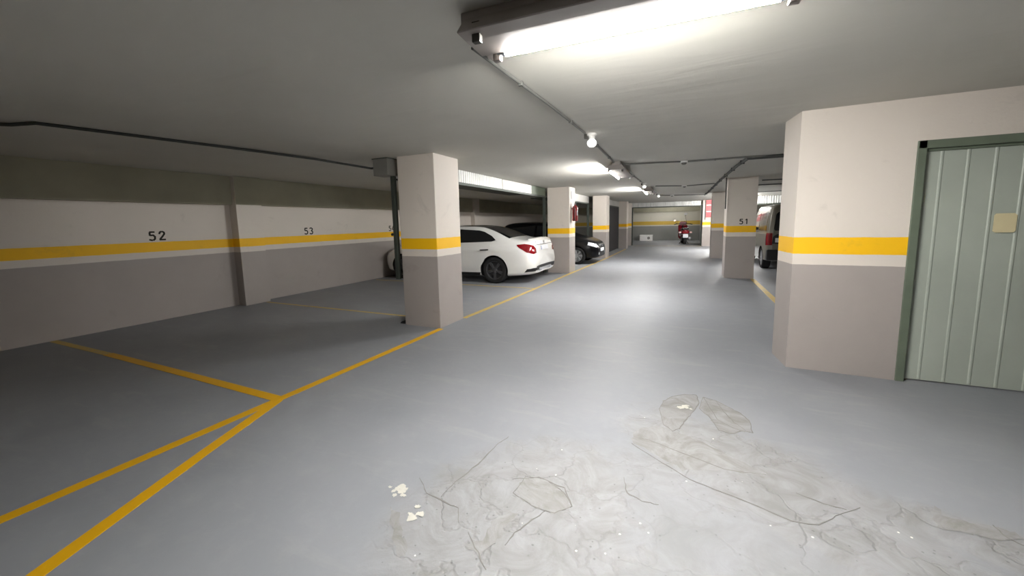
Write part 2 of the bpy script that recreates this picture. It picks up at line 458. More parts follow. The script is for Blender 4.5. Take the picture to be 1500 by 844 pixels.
# ------------------------------------------------------------------ floor paint
def line(pts, w, mat, label, k=0):
    e = bmesh.new(); ribbon(e, pts, w, .0002, .0022+k*.0006)
    o = obj('painted_line', e, mat, FLOOR); o['label'] = label
line([(-3.27, -1.5), (-3.245, .4), (-3.215, 2.06), (-3.19, 3.4), (-3.18, 4.46)], .085, M['line'], 'yellow painted line along the driveway, left edge, in front of the first column')
line([(-2.36, -.1), (-2.55, .47), (-2.67, .75), (-2.92, 1.335), (-3.20, 2.04)], .085, M['line'], 'bold yellow painted line running diagonally to the corner of the empty bay', 1)
line([(-3.20, 2.06), (-4.6, 2.07), (-6.4, 2.07)], .09, M['line'], 'yellow painted line between the two near empty bays', 2)
line([(-6.38, 2.07), (-7.93, 2.05)], .08, M['line_old'], 'dim worn end of the bay line near the left wall')
line([(-4.0, 4.90), (-5.8, 4.89), (-7.7, 4.88)], .055, M['line_old'], 'thin worn line behind the first column')
line([(-3.19, 5.11), (-3.13, 6.5), (-3.06, 8.6), (-3.03, 10.4)], .085, M['line_old'], 'worn yellow line between the first two columns')
line([(-3.10, 8.0), (-5.0, 8.0), (-7.8, 8.0)], .055, M['line_old'], 'thin worn line beside the white car', 1)
line([(-3.03, 10.4), (-2.98, 12.0), (-2.88, 15.3), (-2.86, 20.5)], .085, M['line_old'], 'worn yellow line in front of the black car', 1)
line([(1.49, 6.0), (1.49, 8.1), (1.50, 10.88)], .10, M['line_old'], 'worn yellow line on the right between wall and column 51')
line([(-2.85, 23.25), (.75, 23.25)], .09, M['line_old'], 'faint yellow threshold line of the far bay')

# (the next outlines are stains and chips in the floor coating, listed in metres)
PATCH = {
  'B_crescent': [ (-0.155, 3.101), (-0.133, 3.261), (-0.069, 3.381), (0.026, 3.461), (0.116, 3.483), (0.134, 3.343), (0.091, 3.165), (0.038, 3.008), (-0.007, 2.855), (-0.050, 2.798), (-0.113, 2.873) ],
  'B_fan': [ (0.168, 3.463), (0.258, 3.432), (0.349, 3.342), (0.420, 3.264), (0.466, 3.162), (0.461, 2.989), (0.394, 2.981), (0.320, 2.912), (0.246, 2.939), (0.202, 3.108), (0.131, 3.241) ],
  'B_long': [ (-0.312, 2.652), (-0.254, 2.754), (-0.158, 2.834), (-0.050, 2.798), (0.060, 2.768), (0.202, 2.687), (0.347, 2.590), (0.467, 2.514), (0.446, 2.466), (0.298, 2.471), (0.171, 2.430), (0.020, 2.355), (-0.142, 2.479), (-0.284, 2.537) ],
  'A1': [ (-1.407, 1.438), (-1.333, 1.417), (-1.211, 1.311), (-1.121, 1.236), (-1.147, 1.202), (-1.237, 1.278) ],
  'A2': [ (-0.828, 1.946), (-0.706, 1.964), (-0.579, 1.900), (-0.509, 1.817), (-0.581, 1.735), (-0.662, 1.732), (-0.726, 1.747), (-0.838, 1.791) ],
  'A3': [ (-0.905, 1.377), (-0.850, 1.443), (-0.847, 1.558), (-0.807, 1.660), (-0.750, 1.663), (-0.771, 1.557), (-0.775, 1.475), (-0.818, 1.354) ],
  'D1': [ (1.168, 2.496), (1.215, 2.546), (1.209, 2.473), (1.272, 2.462), (1.364, 2.483), (1.454, 2.458), (1.447, 2.413), (1.340, 2.368), (1.253, 2.373), (1.143, 2.361) ],
  'W1': [ (-1.496, 1.467), (-1.523, 1.539), (-1.512, 1.606), (-1.457, 1.642), (-1.399, 1.591), (-1.377, 1.517), (-1.404, 1.472) ],
  'W2': [ (-1.329, 1.471), (-1.301, 1.505), (-1.235, 1.479), (-1.200, 1.422), (-1.264, 1.425) ],
  'W3': [ (-0.008, 3.210), (0.027, 3.274), (0.077, 3.244), (0.062, 3.165), (0.013, 3.145) ],
}
CRACK = [
  [ (-0.297, 2.532), (-0.138, 2.419), (0.057, 2.290), (0.227, 2.239), (0.380, 2.193), (0.517, 2.142), (0.631, 2.162), (0.727, 2.269), (0.857, 2.385) ],
  [ (-0.219, 2.626), (0.019, 2.546), (0.244, 2.462), (0.465, 2.500) ],
  [ (0.583, 2.389), (0.692, 2.346), (0.789, 2.340) ],
  [ (-1.198, 1.604), (-1.185, 1.744), (-1.148, 1.938), (-1.129, 2.188), (-1.100, 2.291) ],
  [ (-0.885, 1.895), (-0.749, 1.965), (-0.590, 1.937), (-0.509, 1.817) ],
  [ (-0.728, 1.452), (-0.716, 1.544), (-0.668, 1.648), (-0.626, 1.736) ],
  [ (-1.405, 1.691), (-1.288, 1.601), (-1.159, 1.581), (-1.057, 1.570), (-1.004, 1.487) ],
  [ (-0.931, 1.452), (-0.827, 1.370), (-0.752, 1.308) ],
  [ (-0.292, 2.157), (-0.260, 2.034), (-0.177, 2.001), (-0.092, 2.005) ],
  [ (1.391, 2.485), (1.388, 2.418), (1.429, 2.373) ],
]
def flakes(cx, cy, n, spread):
    out = []
    for k in range(n):
        a = random.uniform(0, 2*pi); d = spread*random.random()**.7; x, y = cx+d*cos(a), cy+d*sin(a)*.8; r_ = random.uniform(.012, .032)
        out.append([(x+r_*cos(t*pi/3.5)*random.uniform(.6, 1.2), y+r_*sin(t*pi/3.5)*random.uniform(.5, 1)) for t in range(7)])
    return out
for wk, (n_, sp_) in {'W1': (9, .08), 'W2': (6, .055), 'W3': (5, .045)}.items():
    c_ = PATCH.pop(wk); cx_ = sum(p[0] for p in c_)/len(c_); cy_ = sum(p[1] for p in c_)/len(c_)
    for q_, fk in enumerate(flakes(cx_, cy_, n_, sp_)): PATCH[wk+str(q_)] = fk
def roughen(pts, amp=.012, sub=3):
    out = []; n = len(pts)
    for i in range(n):
        a, c = Vector(pts[i]), Vector(pts[(i+1) % n])
        for k in range(sub):
            q = a.lerp(c, k/sub)
            out.append((q.x+random.uniform(-amp, amp), q.y+random.uniform(-amp, amp)))
    return out
for ki, (k, v) in enumerate(PATCH.items()):
    e = bmesh.new(); white = k[0] == 'W'
    rp = roughen(v, .004 if white else .011, 4); zz = .0010+ki*.00012
    vs_ = [e.verts.new((p[0], p[1], zz)) for p in rp]
    for t in tessellate_polygon([[Vector((p[0], p[1], 0)) for p in rp]]): e.faces.new([vs_[k_] for k_ in t])
    for f_ in e.faces:
        if f_.normal.z < 0: f_.normal_flip()
    e.normal_update()
    o = obj('worn_patch', e, M['filler'] if white else M['concrete'], FLOOR)
    o['label'] = 'white chipped patch in the floor paint' if white else 'bare grey patch where floor paint peeled'
CRACK += [PATCH[k_]+[PATCH[k_][0]] for k_ in ('B_crescent', 'B_fan', 'A2')]+[PATCH['B_fan'][:1]+[(.25, 3.10), (.33, 3.02), (.39, 2.98)], [(.26, 3.43), (.30, 3.25), (.36, 3.10), (.42, 3.0)]]
for v in CRACK:
    e = bmesh.new(); pts = []
    for (a, c) in zip(v[:-1], v[1:]):
        for t in (0, .25, .5, .75): pts.append((a[0]+(c[0]-a[0])*t+random.uniform(-.004, .004), a[1]+(c[1]-a[1])*t+random.uniform(-.004, .004)))
    pts.append(v[-1]); ws = [max(.003, .0075*sin(pi*(i+.5)/len(pts))*random.uniform(.5, 1.2)) for i in range(len(pts))]
    ribbon(e, pts, ws, .0002, .0018)
    o = obj('peel_edge', e, M['crack'], FLOOR); o['label'] = 'thin dark edge of peeling floor paint'

# ------------------------------------------------------------------ lights
def batten(x, y, length, rz, label, tm='tube', both=False, tip=-.100):
    """twin batten running along local X; the lit tube hangs along its local +Y side"""
    r = empty('fluorescent_light', (x, y, CEIL), label, 'ceiling light', 'twin fluorescent battens on the ceiling', rz)
    L = length/2+.12
    e = bmesh.new(); box(e, -L, L, -.075, .06, -.06, -.0005, .004); obj('housing', e, M['fix'], r)
    e = bmesh.new()
    prism(e, [(-.15, -.117), (-.085, -.040), (.10, -.045), (.182, tip+.004), (.179, tip), (.108, -.088), (.102, -.128), (-.065, -.126), (-.147, -.122)], 'X', -L+.02, L-.02)  # far wing added past the tube to shade the ceiling; tip sets how much
    o = obj('reflector', e, M['fix'], r)
    for s in (-1, 1):
        for yy in (-.10, .126):
            e = bmesh.new(); box(e, s*(length/2+.025)-.02, s*(length/2+.025)+.02, yy-.016, yy+.016, -.158, -.07, .004)
            obj('lamp_socket', e, M['socket'] if yy < 0 else M['fix'], r)
    for yt in ((.126, -.10) if both else (.126,)):
        zt = -.118 if yt > 0 else -.150
        e = bmesh.new(); lathe(e, [(.021, -length/2), (.021, length/2)], 16, Matrix.Rotation(pi/2, 4, 'Y'))
        bmesh.ops.translate(e, verts=e.verts, vec=(0, yt, zt))
        t = obj('lit_tube', e, M[tm], r, smooth=True); t['label'] = 'glowing white fluorescent tube'
        for s in (-1, 1):
            e = bmesh.new(); lathe(e, [(.0215, -.02), (.0215, .02)], 16, Matrix.Rotation(pi/2, 4, 'Y'))
            bmesh.ops.translate(e, verts=e.verts, vec=(s*(length/2+.0), yt, zt)); obj('tube_cap', e, M['chrome'], t)
    return r
LIGHTS = [
 batten(-.27, 1.745, 1.2, RD(2), 'large fluorescent batten overhead nearest the camera, cut by the top of the photo', 'tube_near', False, -.115),
 batten(-1.14, 7.45, 1.3, RD(92), 'second fluorescent batten along the ceiling conduit, above the white car', 'tube_second', False, -.090),
 batten(-1.10, 13.0, 1.3, RD(92), 'small fluorescent batten farther along the ceiling conduit, third from the camera', 'tube', False, -.090),
 batten(1.90, 19.7, 1.2, 0, 'fluorescent batten hidden behind the columns on the right near the far bay', 'tube_near', True),
 batten(-1.1, 27.2, .45, 0, 'added short fluorescent batten, out of sight, brightening the far open garage bay', 'tube_second'),  # added lamp, never in view, to brighten the far bay
]
def bulkhead(x, y, s, label):
    r = empty('bulb_lamp', (x, y, CEIL), label, 'lamp', 'bare bulb lamps beside the conduit')
    e = bmesh.new(); lathe(e, [(0, -.001), (.055*s, -.001), (.055*s, -.018), (.035*s, -.03), (.033*s, -.06), (.028*s, -.065), (0, -.065)], 20); obj('lamp_holder', e, M['white_pl'], r, smooth=True)
    e = bmesh.new(); lathe(e, [(0, -.15*s), (.025*s, -.146*s), (.045*s, -.13*s), (.054*s, -.105*s), (.048*s, -.082*s), (.03*s, -.064), (0, -.060)], 20); obj('bulb', e, M['bulb'], r, smooth=True)
    e = bmesh.new(); box(e, -.085, -.05, -.02, .02, -.05, -.001, .003); obj('cable_entry', e, M['socket'], r)
bulkhead(-1.00, 4.42, 1.0, 'white bulb lamp on the ceiling between the two nearest fluorescent battens')
bulkhead(-1.07, 11.0, .9, 'small white bulb lamp just before the third batten')
bulkhead(-1.02, 15.9, .9, 'smallest white bulb lamp, last along the ceiling conduit')

def conduit(pts, r, mat, label, clips=0):
    o = empty('ceiling_conduit', pts[0], label, 'conduit')
    O = Vector(pts[0]); e = bmesh.new(); tube(e, [Vector(p)-O for p in pts], r, 10); obj('pipe', e, mat, o, smooth=True)
    if clips:
        P = [Vector(p) for p in pts]; segs = [(a, c) for a, c in zip(P[:-1], P[1:]) if (c-a).length > .6]
        for a, c in segs:
            n = max(1, int((c-a).length/clips))
            for k in range(n):
                q = a.lerp(c, (k+.5)/n)-O; d = (c-a).normalized(); e = bmesh.new()
                rot = d.to_track_quat('X', 'Z').to_matrix().to_4x4()
                box(e, -.012, .012, -r-.006, r+.006, -r-.004, r+.003, .002, Matrix.Translation(q) @ rot); obj('clip', e, mat, o)
    return o
zc = CEIL-.014
conduit([(-1.10, 1.95, zc), (-1.06, 3.2, zc), (-1.05, 4.3, zc)], .011, M['pipe'], 'thin grey conduit on the ceiling from the near batten to the first bulb', 1.1)
conduit([(-1.06, 4.55, zc), (-1.10, 5.6, zc), (-1.13, 6.62, zc)], .013, M['pipe'], 'grey conduit on the ceiling from the first bulb to the second batten', 1.1)
conduit([(-1.10, 8.28, zc), (-1.09, 10.85, zc)], .014, M['pipe'], 'grey conduit on the ceiling beyond the second batten', 1.2)
conduit([(-1.05, 13.85, zc), (-1.03, 15.75, zc)], .015, M['pipe'], 'grey conduit beyond the third batten to the last bulb', 1.2)
conduit([(-1.02, 6.98, zc), (-.5, 7.1, zc), (-.13, 7.2, zc)], .013, M['pipe'], 'thin conduit crossing the ceiling from second batten to detector', 0)
conduit([(-.02, 7.24, zc), (.80, 7.24, zc), (1.6, 7.36, zc), (3.2, 7.4, zc)], .015, M['pipe'], 'thin conduit crossing the ceiling toward the near right wall', .9)
zp = CEIL-.03
conduit([(2.6, 7.52, zp), (1.30, 7.30, zp), (.86, 7.28, zp), (.80, 8.2, zp), (.74, 10.4, zp), (.70, 13.0, zp), (.67, 16.0, zp), (.62, 17.5, zp)], .028, M['pipe_dark'], 'thick dark pipe bending across the ceiling toward the right columns', 1.1)
conduit([(.84, 10.75, CEIL-.001), (.84, 10.75, 2.2), (.845, 10.8, 1.72)], .014, M['pipe_dark'], 'dark pipe running down the left corner of column 51', 0)
conduit([(-.86, 12.0, zc), (-.18, 12.4, zc)], .014, M['pipe'], 'short conduit from the third batten to the middle detector', 0)
conduit([(-.03, 12.5, zc), (.66, 12.2, zc)], .014, M['pipe'], 'conduit from the middle detector to the thick pipe', 0)
conduit([(-1.0, 16.6, zc), (-.66, 17.0, zc)], .018, M['pipe'], 'short conduit before the farthest detector', 0)
conduit([(-.50, 17.1, zc), (.60, 17.6, zc)], .018, M['pipe'], 'conduit from the farthest detector toward the right columns', 0)
conduit([(-7.8, .5, zc), (-5.6, 1.30, zc), (-5.42, 1.36, zc-.015), (-5.25, 1.46, zc), (-5.0, 2.85, zc), (-4.78, 3.9, zc-.015), (-4.40, 4.55, 2.36), (-4.245, 4.55, 2.36)], .016, M['pipe_dark'], 'long dark conduit on the dim ceiling above the near empty bays', 0)
for i, (y, z) in enumerate(((11.95, CEIL-.016), (13.6, CEIL-.016), (17.2, CEIL-.02))):
    conduit([(1.75, y, z), (3.0, y+.05, z), (5.5, y-.1, z)], .014, M['pipe_dark'], ['dark conduit across the ceiling just behind column 51', 'second dark conduit across the ceiling behind column 51', 'third and farthest dark conduit above the van'][i], 0)

def detector(x, y, label):
    r = empty('smoke_detector', (x, y, CEIL), label, 'detector', 'smoke detectors on the crossing conduits')
    e = bmesh.new(); lathe(e, [(0, -.0005), (.062, -.0005), (.062, -.022), (.05, -.03), (0, -.03)], 20); obj('base', e, M['white_pl'], r, smooth=True)
    e = bmesh.new(); lathe(e, [(0, -.03), (.045, -.03), (.045, -.04), (.034, -.055), (.02, -.062), (0, -.062)], 20); obj('sensor', e, M['pipe'], r, smooth=True)
detector(-.075, 7.25, 'round smoke detector nearest, on the ceiling right of the second batten')
detector(-.10, 12.5, 'round smoke detector right of the third batten')
detector(-.58, 17.05, 'farthest round smoke detector before the far bay')

# ------------------------------------------------------------------ garage gates
def gate(y0, y1, x, z0, label, panel, corrug=None, closed=False, name='garage_gate'):
    r = empty(name, (x, (y0+y1)/2, 0), label, 'garage gate')
    h = (y1-y0)/2
    if corrug:
        c0, c1 = corrug
        e = bmesh.new()
        n = int((c1-c0)/.075); prof = []
        y = c0-(y0+y1)/2
        for k in range(n):
            a = y+k*.075; prof += [(a, .0), (a+.012, .022), (a+.038, .022), (a+.05, .0)]
        back = [(y+n*.075, -.02), (y, -.02)]
        prism(e, [(v, u) for u, v in prof]+[(v, u) for u, v in back], 'Z', z0, CEIL-.01); obj('corrugated_panel', e, M['galv'], r)
        segs = [(c1, c1+.95), (c1+.955, min(c1+1.75, y1-.5))]
        for a, c in segs:
            e = bmesh.new(); box(e, -.02, .012, a-(y0+y1)/2, c-(y0+y1)/2, z0, CEIL-.01, .003); obj('header_panel', e, M['galv_plain'], r)
        e = bmesh.new(); box(e, -.02, .01, segs[-1][1]+.004-(y0+y1)/2, h-.002, z0, CEIL-.01, .003); obj('header_panel', e, M['green_frame'], r)
    else:
        e = bmesh.new(); box(e, -.02, .012, -h+.002, h-.002, z0, CEIL-.01, .003); obj('header_panel', e, panel, r)
    e = bmesh.new(); box(e, -.04, .02, -h+.002, h-.002, z0-.05, z0-.001, .003); obj('header_rail', e, M['green'], r)
    for s in (-1, 1):
        e = bmesh.new(); a = s*(h-.035); box(e, -.06, .02, a-.033, a+.033, 0, z0-.051, .003); obj('post', e, M['green'], r)
    if closed:
        e = bmesh.new(); box(e, -.03, 0, -h+.07, h-.07, .02, z0-.055, .003)
        obj('gate_leaf', e, M['black_gate'], r)
        e = bmesh.new()
        yy = -h+.2
        while yy < h-.15:
            box(e, 0, .012, yy-.01, yy+.01, .03, z0-.07); yy += .2
        obj('gate_ribs', e, M['black_gate'], r)
    else:   # the leaf is tipped up under the ceiling, behind the header
        e = bmesh.new(); box(e, -1.1, -.08, -h+.5, h-.08, z0+.06, z0+.09, .004); obj('gate_leaf', e, M['green'], r)
    return r
gate(5.12, 10.70, -3.78, 2.245, 'open garage gate with bright corrugated header above the white car', None, corrug=(5.2, 7.85))
gate(11.37, 15.38, -3.60, 2.20, 'open garage gate above the black car, between extinguisher column and the next', M['galv_plain'])
gate(16.07, 20.88, -3.30, 2.20, 'closed dark gate leaf standing in for the dark opening between the last two left columns', M['galv_plain'], closed=True)  # leaf closed and coloured dark to stand in for the dark opening

def xgate(x0, x1, y, z0, label, corr):
    r = empty('garage_gate', ((x0+x1)/2, y, 0), label, 'garage gate'); h = (x1-x0)/2
    e = bmesh.new(); n = int((x1-x0-.02)/.09); prof = []
    for k in range(n):
        a = -h+.01+k*.09; prof += [(a, 0), (a+.015, -.02), (a+.045, -.02), (a+.06, 0)]
    prism(e, prof+[(-h+.01+n*.09, 0), (-h+.01+n*.09, .03), (-h+.01, .03)], 'Z', z0, CEIL-.01); obj('corrugated_panel', e, M['galv'], r)
    e = bmesh.new(); box(e, -h+.002, h-.002, -.02, .04, z0-.05, z0-.001, .003); obj('header_rail', e, M['green'], r)
    for s in (-1, 1):
        e = bmesh.new(); a = s*(h-.035); box(e, a-.033, a+.033, -.02, .06, 0, z0-.051, .003); obj('post', e, M['green'], r)
    e = bmesh.new(); box(e, -h+.08, h-.08, .08, 2.1, z0, z0+.03, .004); obj('gate_leaf', e, M['green'], r)
    return r
xgate(-2.95, .755, 23.5, 2.22, 'wide open garage gate with bright header in front of the motor scooter', True)
xgate(2.0, 6.5, 20.6, 2.12, 'open garage gate with bright header seen above the beige van', True)
b = bmesh.new(); box(b, -3.4, -2.96, 23.45, 23.95, 0, CEIL, .008); tag(obj('concrete_column', b, M['wall']), 'striped pier at the left end of the far garage gate', 'column')

# gate motor and guide rail by the first column
r = empty('gate_motor', (-4.10, 4.55, CEIL), 'grey sheet metal gate motor box under the ceiling left of the first column', 'gate motor')
b = bmesh.new(); box(b, -.135, .135, -.13, .09, -.25, -.001, .006); obj('housing', b, M['fix_dark'], r)
b = bmesh.new(); box(b, -.145, .145, -.14, .10, -.012, -.0005, .002); obj('lid', b, M['green'], r)
b = bmesh.new(); box(b, .06, .125, .0, .06, -1.80, -.251, .006); obj('guide_rail', b, M['green'], r)
b = bmesh.new(); lathe(b, [(.0, 0), (.014, 0), (.014, .03), (.022, .035), (.022, .05), (0, .05)], 14, Matrix.Translation((.058, .03, -1.115)) @ Matrix.Rotation(-pi/2, 4, 'Y')); obj('knob', b, M['black'], r, smooth=True)
b = bmesh.new(); prism(b, [(-3.96, 0), (-3.86, 0), (-3.86, .055), (-3.93, .03)], 'Y', 4.50, 4.60)
tag(obj('rubber_wedge', b, M['black']), 'small black rubber wedge on the floor at the foot of the first column', 'wedge')

# ------------------------------------------------------------------ fire equipment
r = empty('fire_extinguisher', (-2.97, 11.0, 1.50), 'red fire extinguisher hung on the side of the second left column', 'fire extinguisher')
b = bmesh.new(); lathe(b, [(0, 0), (.06, 0), (.078, .012), (.08, .03), (.08, .37), (.07, .41), (.045, .44), (.022, .455), (.022, .475), (0, .475)], 24); obj('cylinder', b, M['red'], r, smooth=True)
b = bmesh.new(); box(b, -.02, .02, -.018, .018, .475, .51, .004); box(b, -.012, .012, -.02, .10, .50, .515, .003, Matrix.Rotation(0, 4, 'X')); box(b, -.012, .012, -.02, .10, .525, .54, .003); obj('valve_handle', b, M['black'], r)
b = bmesh.new(); tube(b, [(0, -.02, .49), (.0, -.085, .47), (0, -.10, .40), (0, -.092, .15), (0, -.09, .08)], .009, 8); obj('hose', b, M['black'], r, smooth=True)
b = bmesh.new(); tube(b, [(0, -.09, .10), (0, -.088, .02)], [.011, .018], 10); obj('nozzle', b, M['black'], r, smooth=True)
b = bmesh.new(); box(b, .0, .0795, -.03, .03, .16, .30, .002, Matrix.Translation((0, 0, 0))); lb = bmesh.new(); b.free()
for k in range(7):
    a = -.7+k*.2; a2 = a+.2
    q = [(cos(a)*.081, sin(a)*.081, .16), (cos(a2)*.081, sin(a2)*.081, .16), (cos(a2)*.081, sin(a2)*.081, .30), (cos(a)*.081, sin(a)*.081, .30)]
    lb.faces.new([lb.verts.new(p) for p in q])
bmesh.ops.solidify(lb, geom=lb.faces[:], thickness=.001)
obj('sticker', lb, M['white_sign'], r)
b = bmesh.new(); box(b, -.094, -.080, -.05, .05, .34, .38, .002); obj('bracket', b, M['black'], r)
r = empty('extinguisher_sign', (-3.064, 11.0, 2.10), 'small pale upright sign above the red fire extinguisher', 'sign')
b = bmesh.new(); box(b, 0, .005, -.13, .13, -.0, .29, .001); obj('sign_board', b, M['white_sign'], r)
b = bmesh.new(); box(b, .0052, .007, -.10, -.02, .03, .26); obj('sign_print', b, M['sign_grey'], r)

r = empty('hose_cabinet_sign', (1.06, 23.27, 1.55), 'red fire sign board on the bright far right column', 'fire sign')
b = bmesh.new(); box(b, -.15, .20, -.02, .025, 0, .95, .004); obj('board', b, M['redsign'], r)
for zz in (.28, .62):
    b = bmesh.new(); box(b, -.13, .18, -.024, -.0205, zz, zz+.06); obj('print_bar', b, M['white_sign'], r)
b = bmesh.new(); tube(b, [(.88, 23.27, CEIL-.01), (.88, 23.27, 1.42)], .016, 8)
tag(obj('wall_pipe', b, M['pipe'], smooth=True), 'thin grey pipe running down the bright far right column', 'pipe')
# ------------------------------------------------------------------ white box in the far bay
r = empty('storage_box', (-2.62, 28.9, 0), 'low white storage box on the floor against the far wall', 'box')
b = bmesh.new(); box(b, -.42, .42, -.2, .2, .0, .36, .015); obj('body', b, M['white_sign'], r)
b = bmesh.new(); box(b, -.43, .43, -.21, .21, .361, .42, .012); obj('lid', b, M['white_pl'], r)
b = bmesh.new(); lathe(b, [(0, 0), (.10, 0), (.09, .02), (0, .02)], 16, Matrix.Translation((.18, -.2, .2)) @ Matrix.Rotation(pi/2, 4, 'X')); o = obj('dark_vent', b, M['sign_grey'], r); 

# ------------------------------------------------------------------ vehicles
def cr(p0, p1, p2, p3, t):
    return .5*((2*p1)+(-p0+p2)*t+(2*p0-5*p1+4*p2-p3)*t*t+(-p0+3*p1-3*p2+p3)*t**3)
def net_dense(net, nu, nv):
    """net[station][point] half section points -> dense half grid"""
    S = [[Vector(p) for p in st] for st in net]
    def dense_v(st):
        out = []; n = len(st)
        for i in range(n-1):
            p1, p2 = st[i], st[i+1]
            p0 = st[i-1] if i > 0 else Vector((p2.x, -p2.y, p2.z))
            p3 = st[i+2] if i+2 < n else Vector((p1.x, -p1.y, p1.z))
            for k in range(nv): out.append(cr(p0, p1, p2, p3, k/nv))
        out.append(st[-1]); out[0].y = 0; out[-1].y = 0
        return out
    G = [dense_v(st) for st in S]; D = []
    for i in range(len(G)-1):
        a0 = G[max(i-1, 0)]; a1 = G[i]; a2 = G[i+1]; a3 = G[min(i+2, len(G)-1)]
        for k in range(nu): D.append([cr(p0, p1, p2, p3, k/nu) for p0, p1, p2, p3 in zip(a0, a1, a2, a3)])
    D.append(G[-1])
    return D
def body_mesh(net, nu=6, nv=5):
    D = net_dense(net, nu, nv); e = bmesh.new(); R_ = []
    for st in D:
        L = [e.verts.new(p) for p in st]; Rr = [e.verts.new((p.x, -p.y, p.z)) for p in st[1:-1]]
        R_.append(L+Rr[::-1])
    n = len(R_[0])
    for A, B in zip(R_[:-1], R_[1:]):
        for k in range(n): e.faces.new((A[k], A[(k+1) % n], B[(k+1) % n], B[k]))
    for ring in (R_[0], R_[-1]):
        c = Vector(); 
        for v in ring: c += v.co
        cv = e.verts.new(c/n)
        for k in range(n): e.faces.new((ring[k], ring[(k+1) % n], cv))
    bmesh.ops.recalc_face_normals(e, faces=e.faces)
    return e
def build_body(net, mat, root, wheels, wr, hw):
    e = body_mesh(net); bvh = BVHTree.FromBMesh(e)
    body = obj('body', e, mat, None, smooth=True, angle=40)
    body.data.materials.append(M['arch'])
    c = bmesh.new()
    for wx in wheels:
        for s in (-1, 1):
            lathe(c, [(wr+.045, s*(hw-.24)), (wr+.045, s*(hw+.2))][::s], 40, Matrix.Translation((wx, 0, wr)) @ Matrix.Rotation(-pi/2, 4, 'X'))
    bmesh.ops.recalc_face_normals(c, faces=c.faces)
    cut = obj('cutter', c, M['arch'])
    md = body.modifiers.new('b', 'BOOLEAN'); md.operation = 'DIFFERENCE'; md.object = cut; md.solver = 'EXACT'
    md.material_mode = 'TRANSFER'
    bpy.context.view_layer.update()
    dg = bpy.context.evaluated_depsgraph_get()
    me = bpy.data.meshes.new_from_object(body.evaluated_get(dg)); me.name = 'body'
    body.modifiers.clear(); body.data = me
    me.set_sharp_from_angle(angle=RD(40))
    cm = cut.data; bpy.data.objects.remove(cut); bpy.data.meshes.remove(cm)
    body.parent = root
    return body, bvh
def patch(name, poly, frame, bvh, mat, parent, off=.005, nr=10, nc=14, label=None, thick=.02, smooth=True):
    """lay a panel on the body: poly in (a, b) coordinates of the frame (U, W, dir) and cast onto the body"""
    U, W, D = [Vector(v) for v in frame]; D = D.normalized()
    bs_ = [p[1] for p in poly]; b0, b1 = min(bs_), max(bs_); rows = []
    for i in range(nr+1):
        t = b0+(b1-b0)*(i/nr); t = min(max(t, b0+1e-4), b1-1e-4); xs = []
        for (a, c), (a2, c2) in zip(poly, poly[1:]+poly[:1]):
            if (c-t)*(c2-t) <= 0 and abs(c2-c) > 1e-9: xs.append(a+(a2-a)*(t-c)/(c2-c))
        if len(xs) < 2: continue
        x0, x1 = min(xs), max(xs); row = []
        for j in range(nc+1):
            q = U*(x0+(x1-x0)*j/nc)+W*t-D*6
            h, nrm, _, _ = bvh.ray_cast(q, D)
            if h is None: row.append(row[-1] if row else None); continue
            if nrm.dot(D) > 0: nrm = -nrm
            row.append((h, nrm))
        rows.append(row)
    fix = None
    for row in rows:
        for k in range(len(row)):
            if row[k] is None: row[k] = next((q for q in row if q), None)
    rows = [r_ for r_ in rows if r_[0]]
    if len(rows) < 2: return None
    e = bmesh.new()
    T = [[e.verts.new(h+n*off) for h, n in r_] for r_ in rows]; B = [[e.verts.new(h-n*thick) for h, n in r_] for r_ in rows]
    def f(*v):
        try: e.faces.new(v)
        except ValueError: pass
    for i in range(len(rows)-1):
        for j in range(nc):
            f(T[i][j], T[i][j+1], T[i+1][j+1], T[i+1][j]); f(B[i][j], B[i+1][j], B[i+1][j+1], B[i][j+1])
        f(T[i][0], T[i+1][0], B[i+1][0], B[i][0]); f(T[i][nc], B[i][nc], B[i+1][nc], T[i+1][nc])
    for j in range(nc):
        f(T[0][j], B[0][j], B[0][j+1], T[0][j+1]); m_ = len(rows)-1; f(T[m_][j], T[m_][j+1], B[m_][j+1], B[m_][j])
    o = obj(name, e, mat, parent, smooth=smooth, angle=40)
    if label: o['label'] = label
    return o
def side(s): return ((1, 0, 0), (0, 0, 1), (0, -s, 0))         # looking at the flank, s = +1 / -1
REAR = ((0, 1, 0), (0, 0, 1), (1, 0, 0)); FRONT = ((0, 1, 0), (0, 0, 1), (-1, 0, 0))
def diag(s, e): # corner view: e = -1 rear, +1 front ; s = side
    d = Vector((-e, -s*.9, 0)).normalized(); u = Vector((0, s, 0)) if False else Vector((d.y, -d.x, 0))
    return (tuple(u), (0, 0, 1), tuple(d))
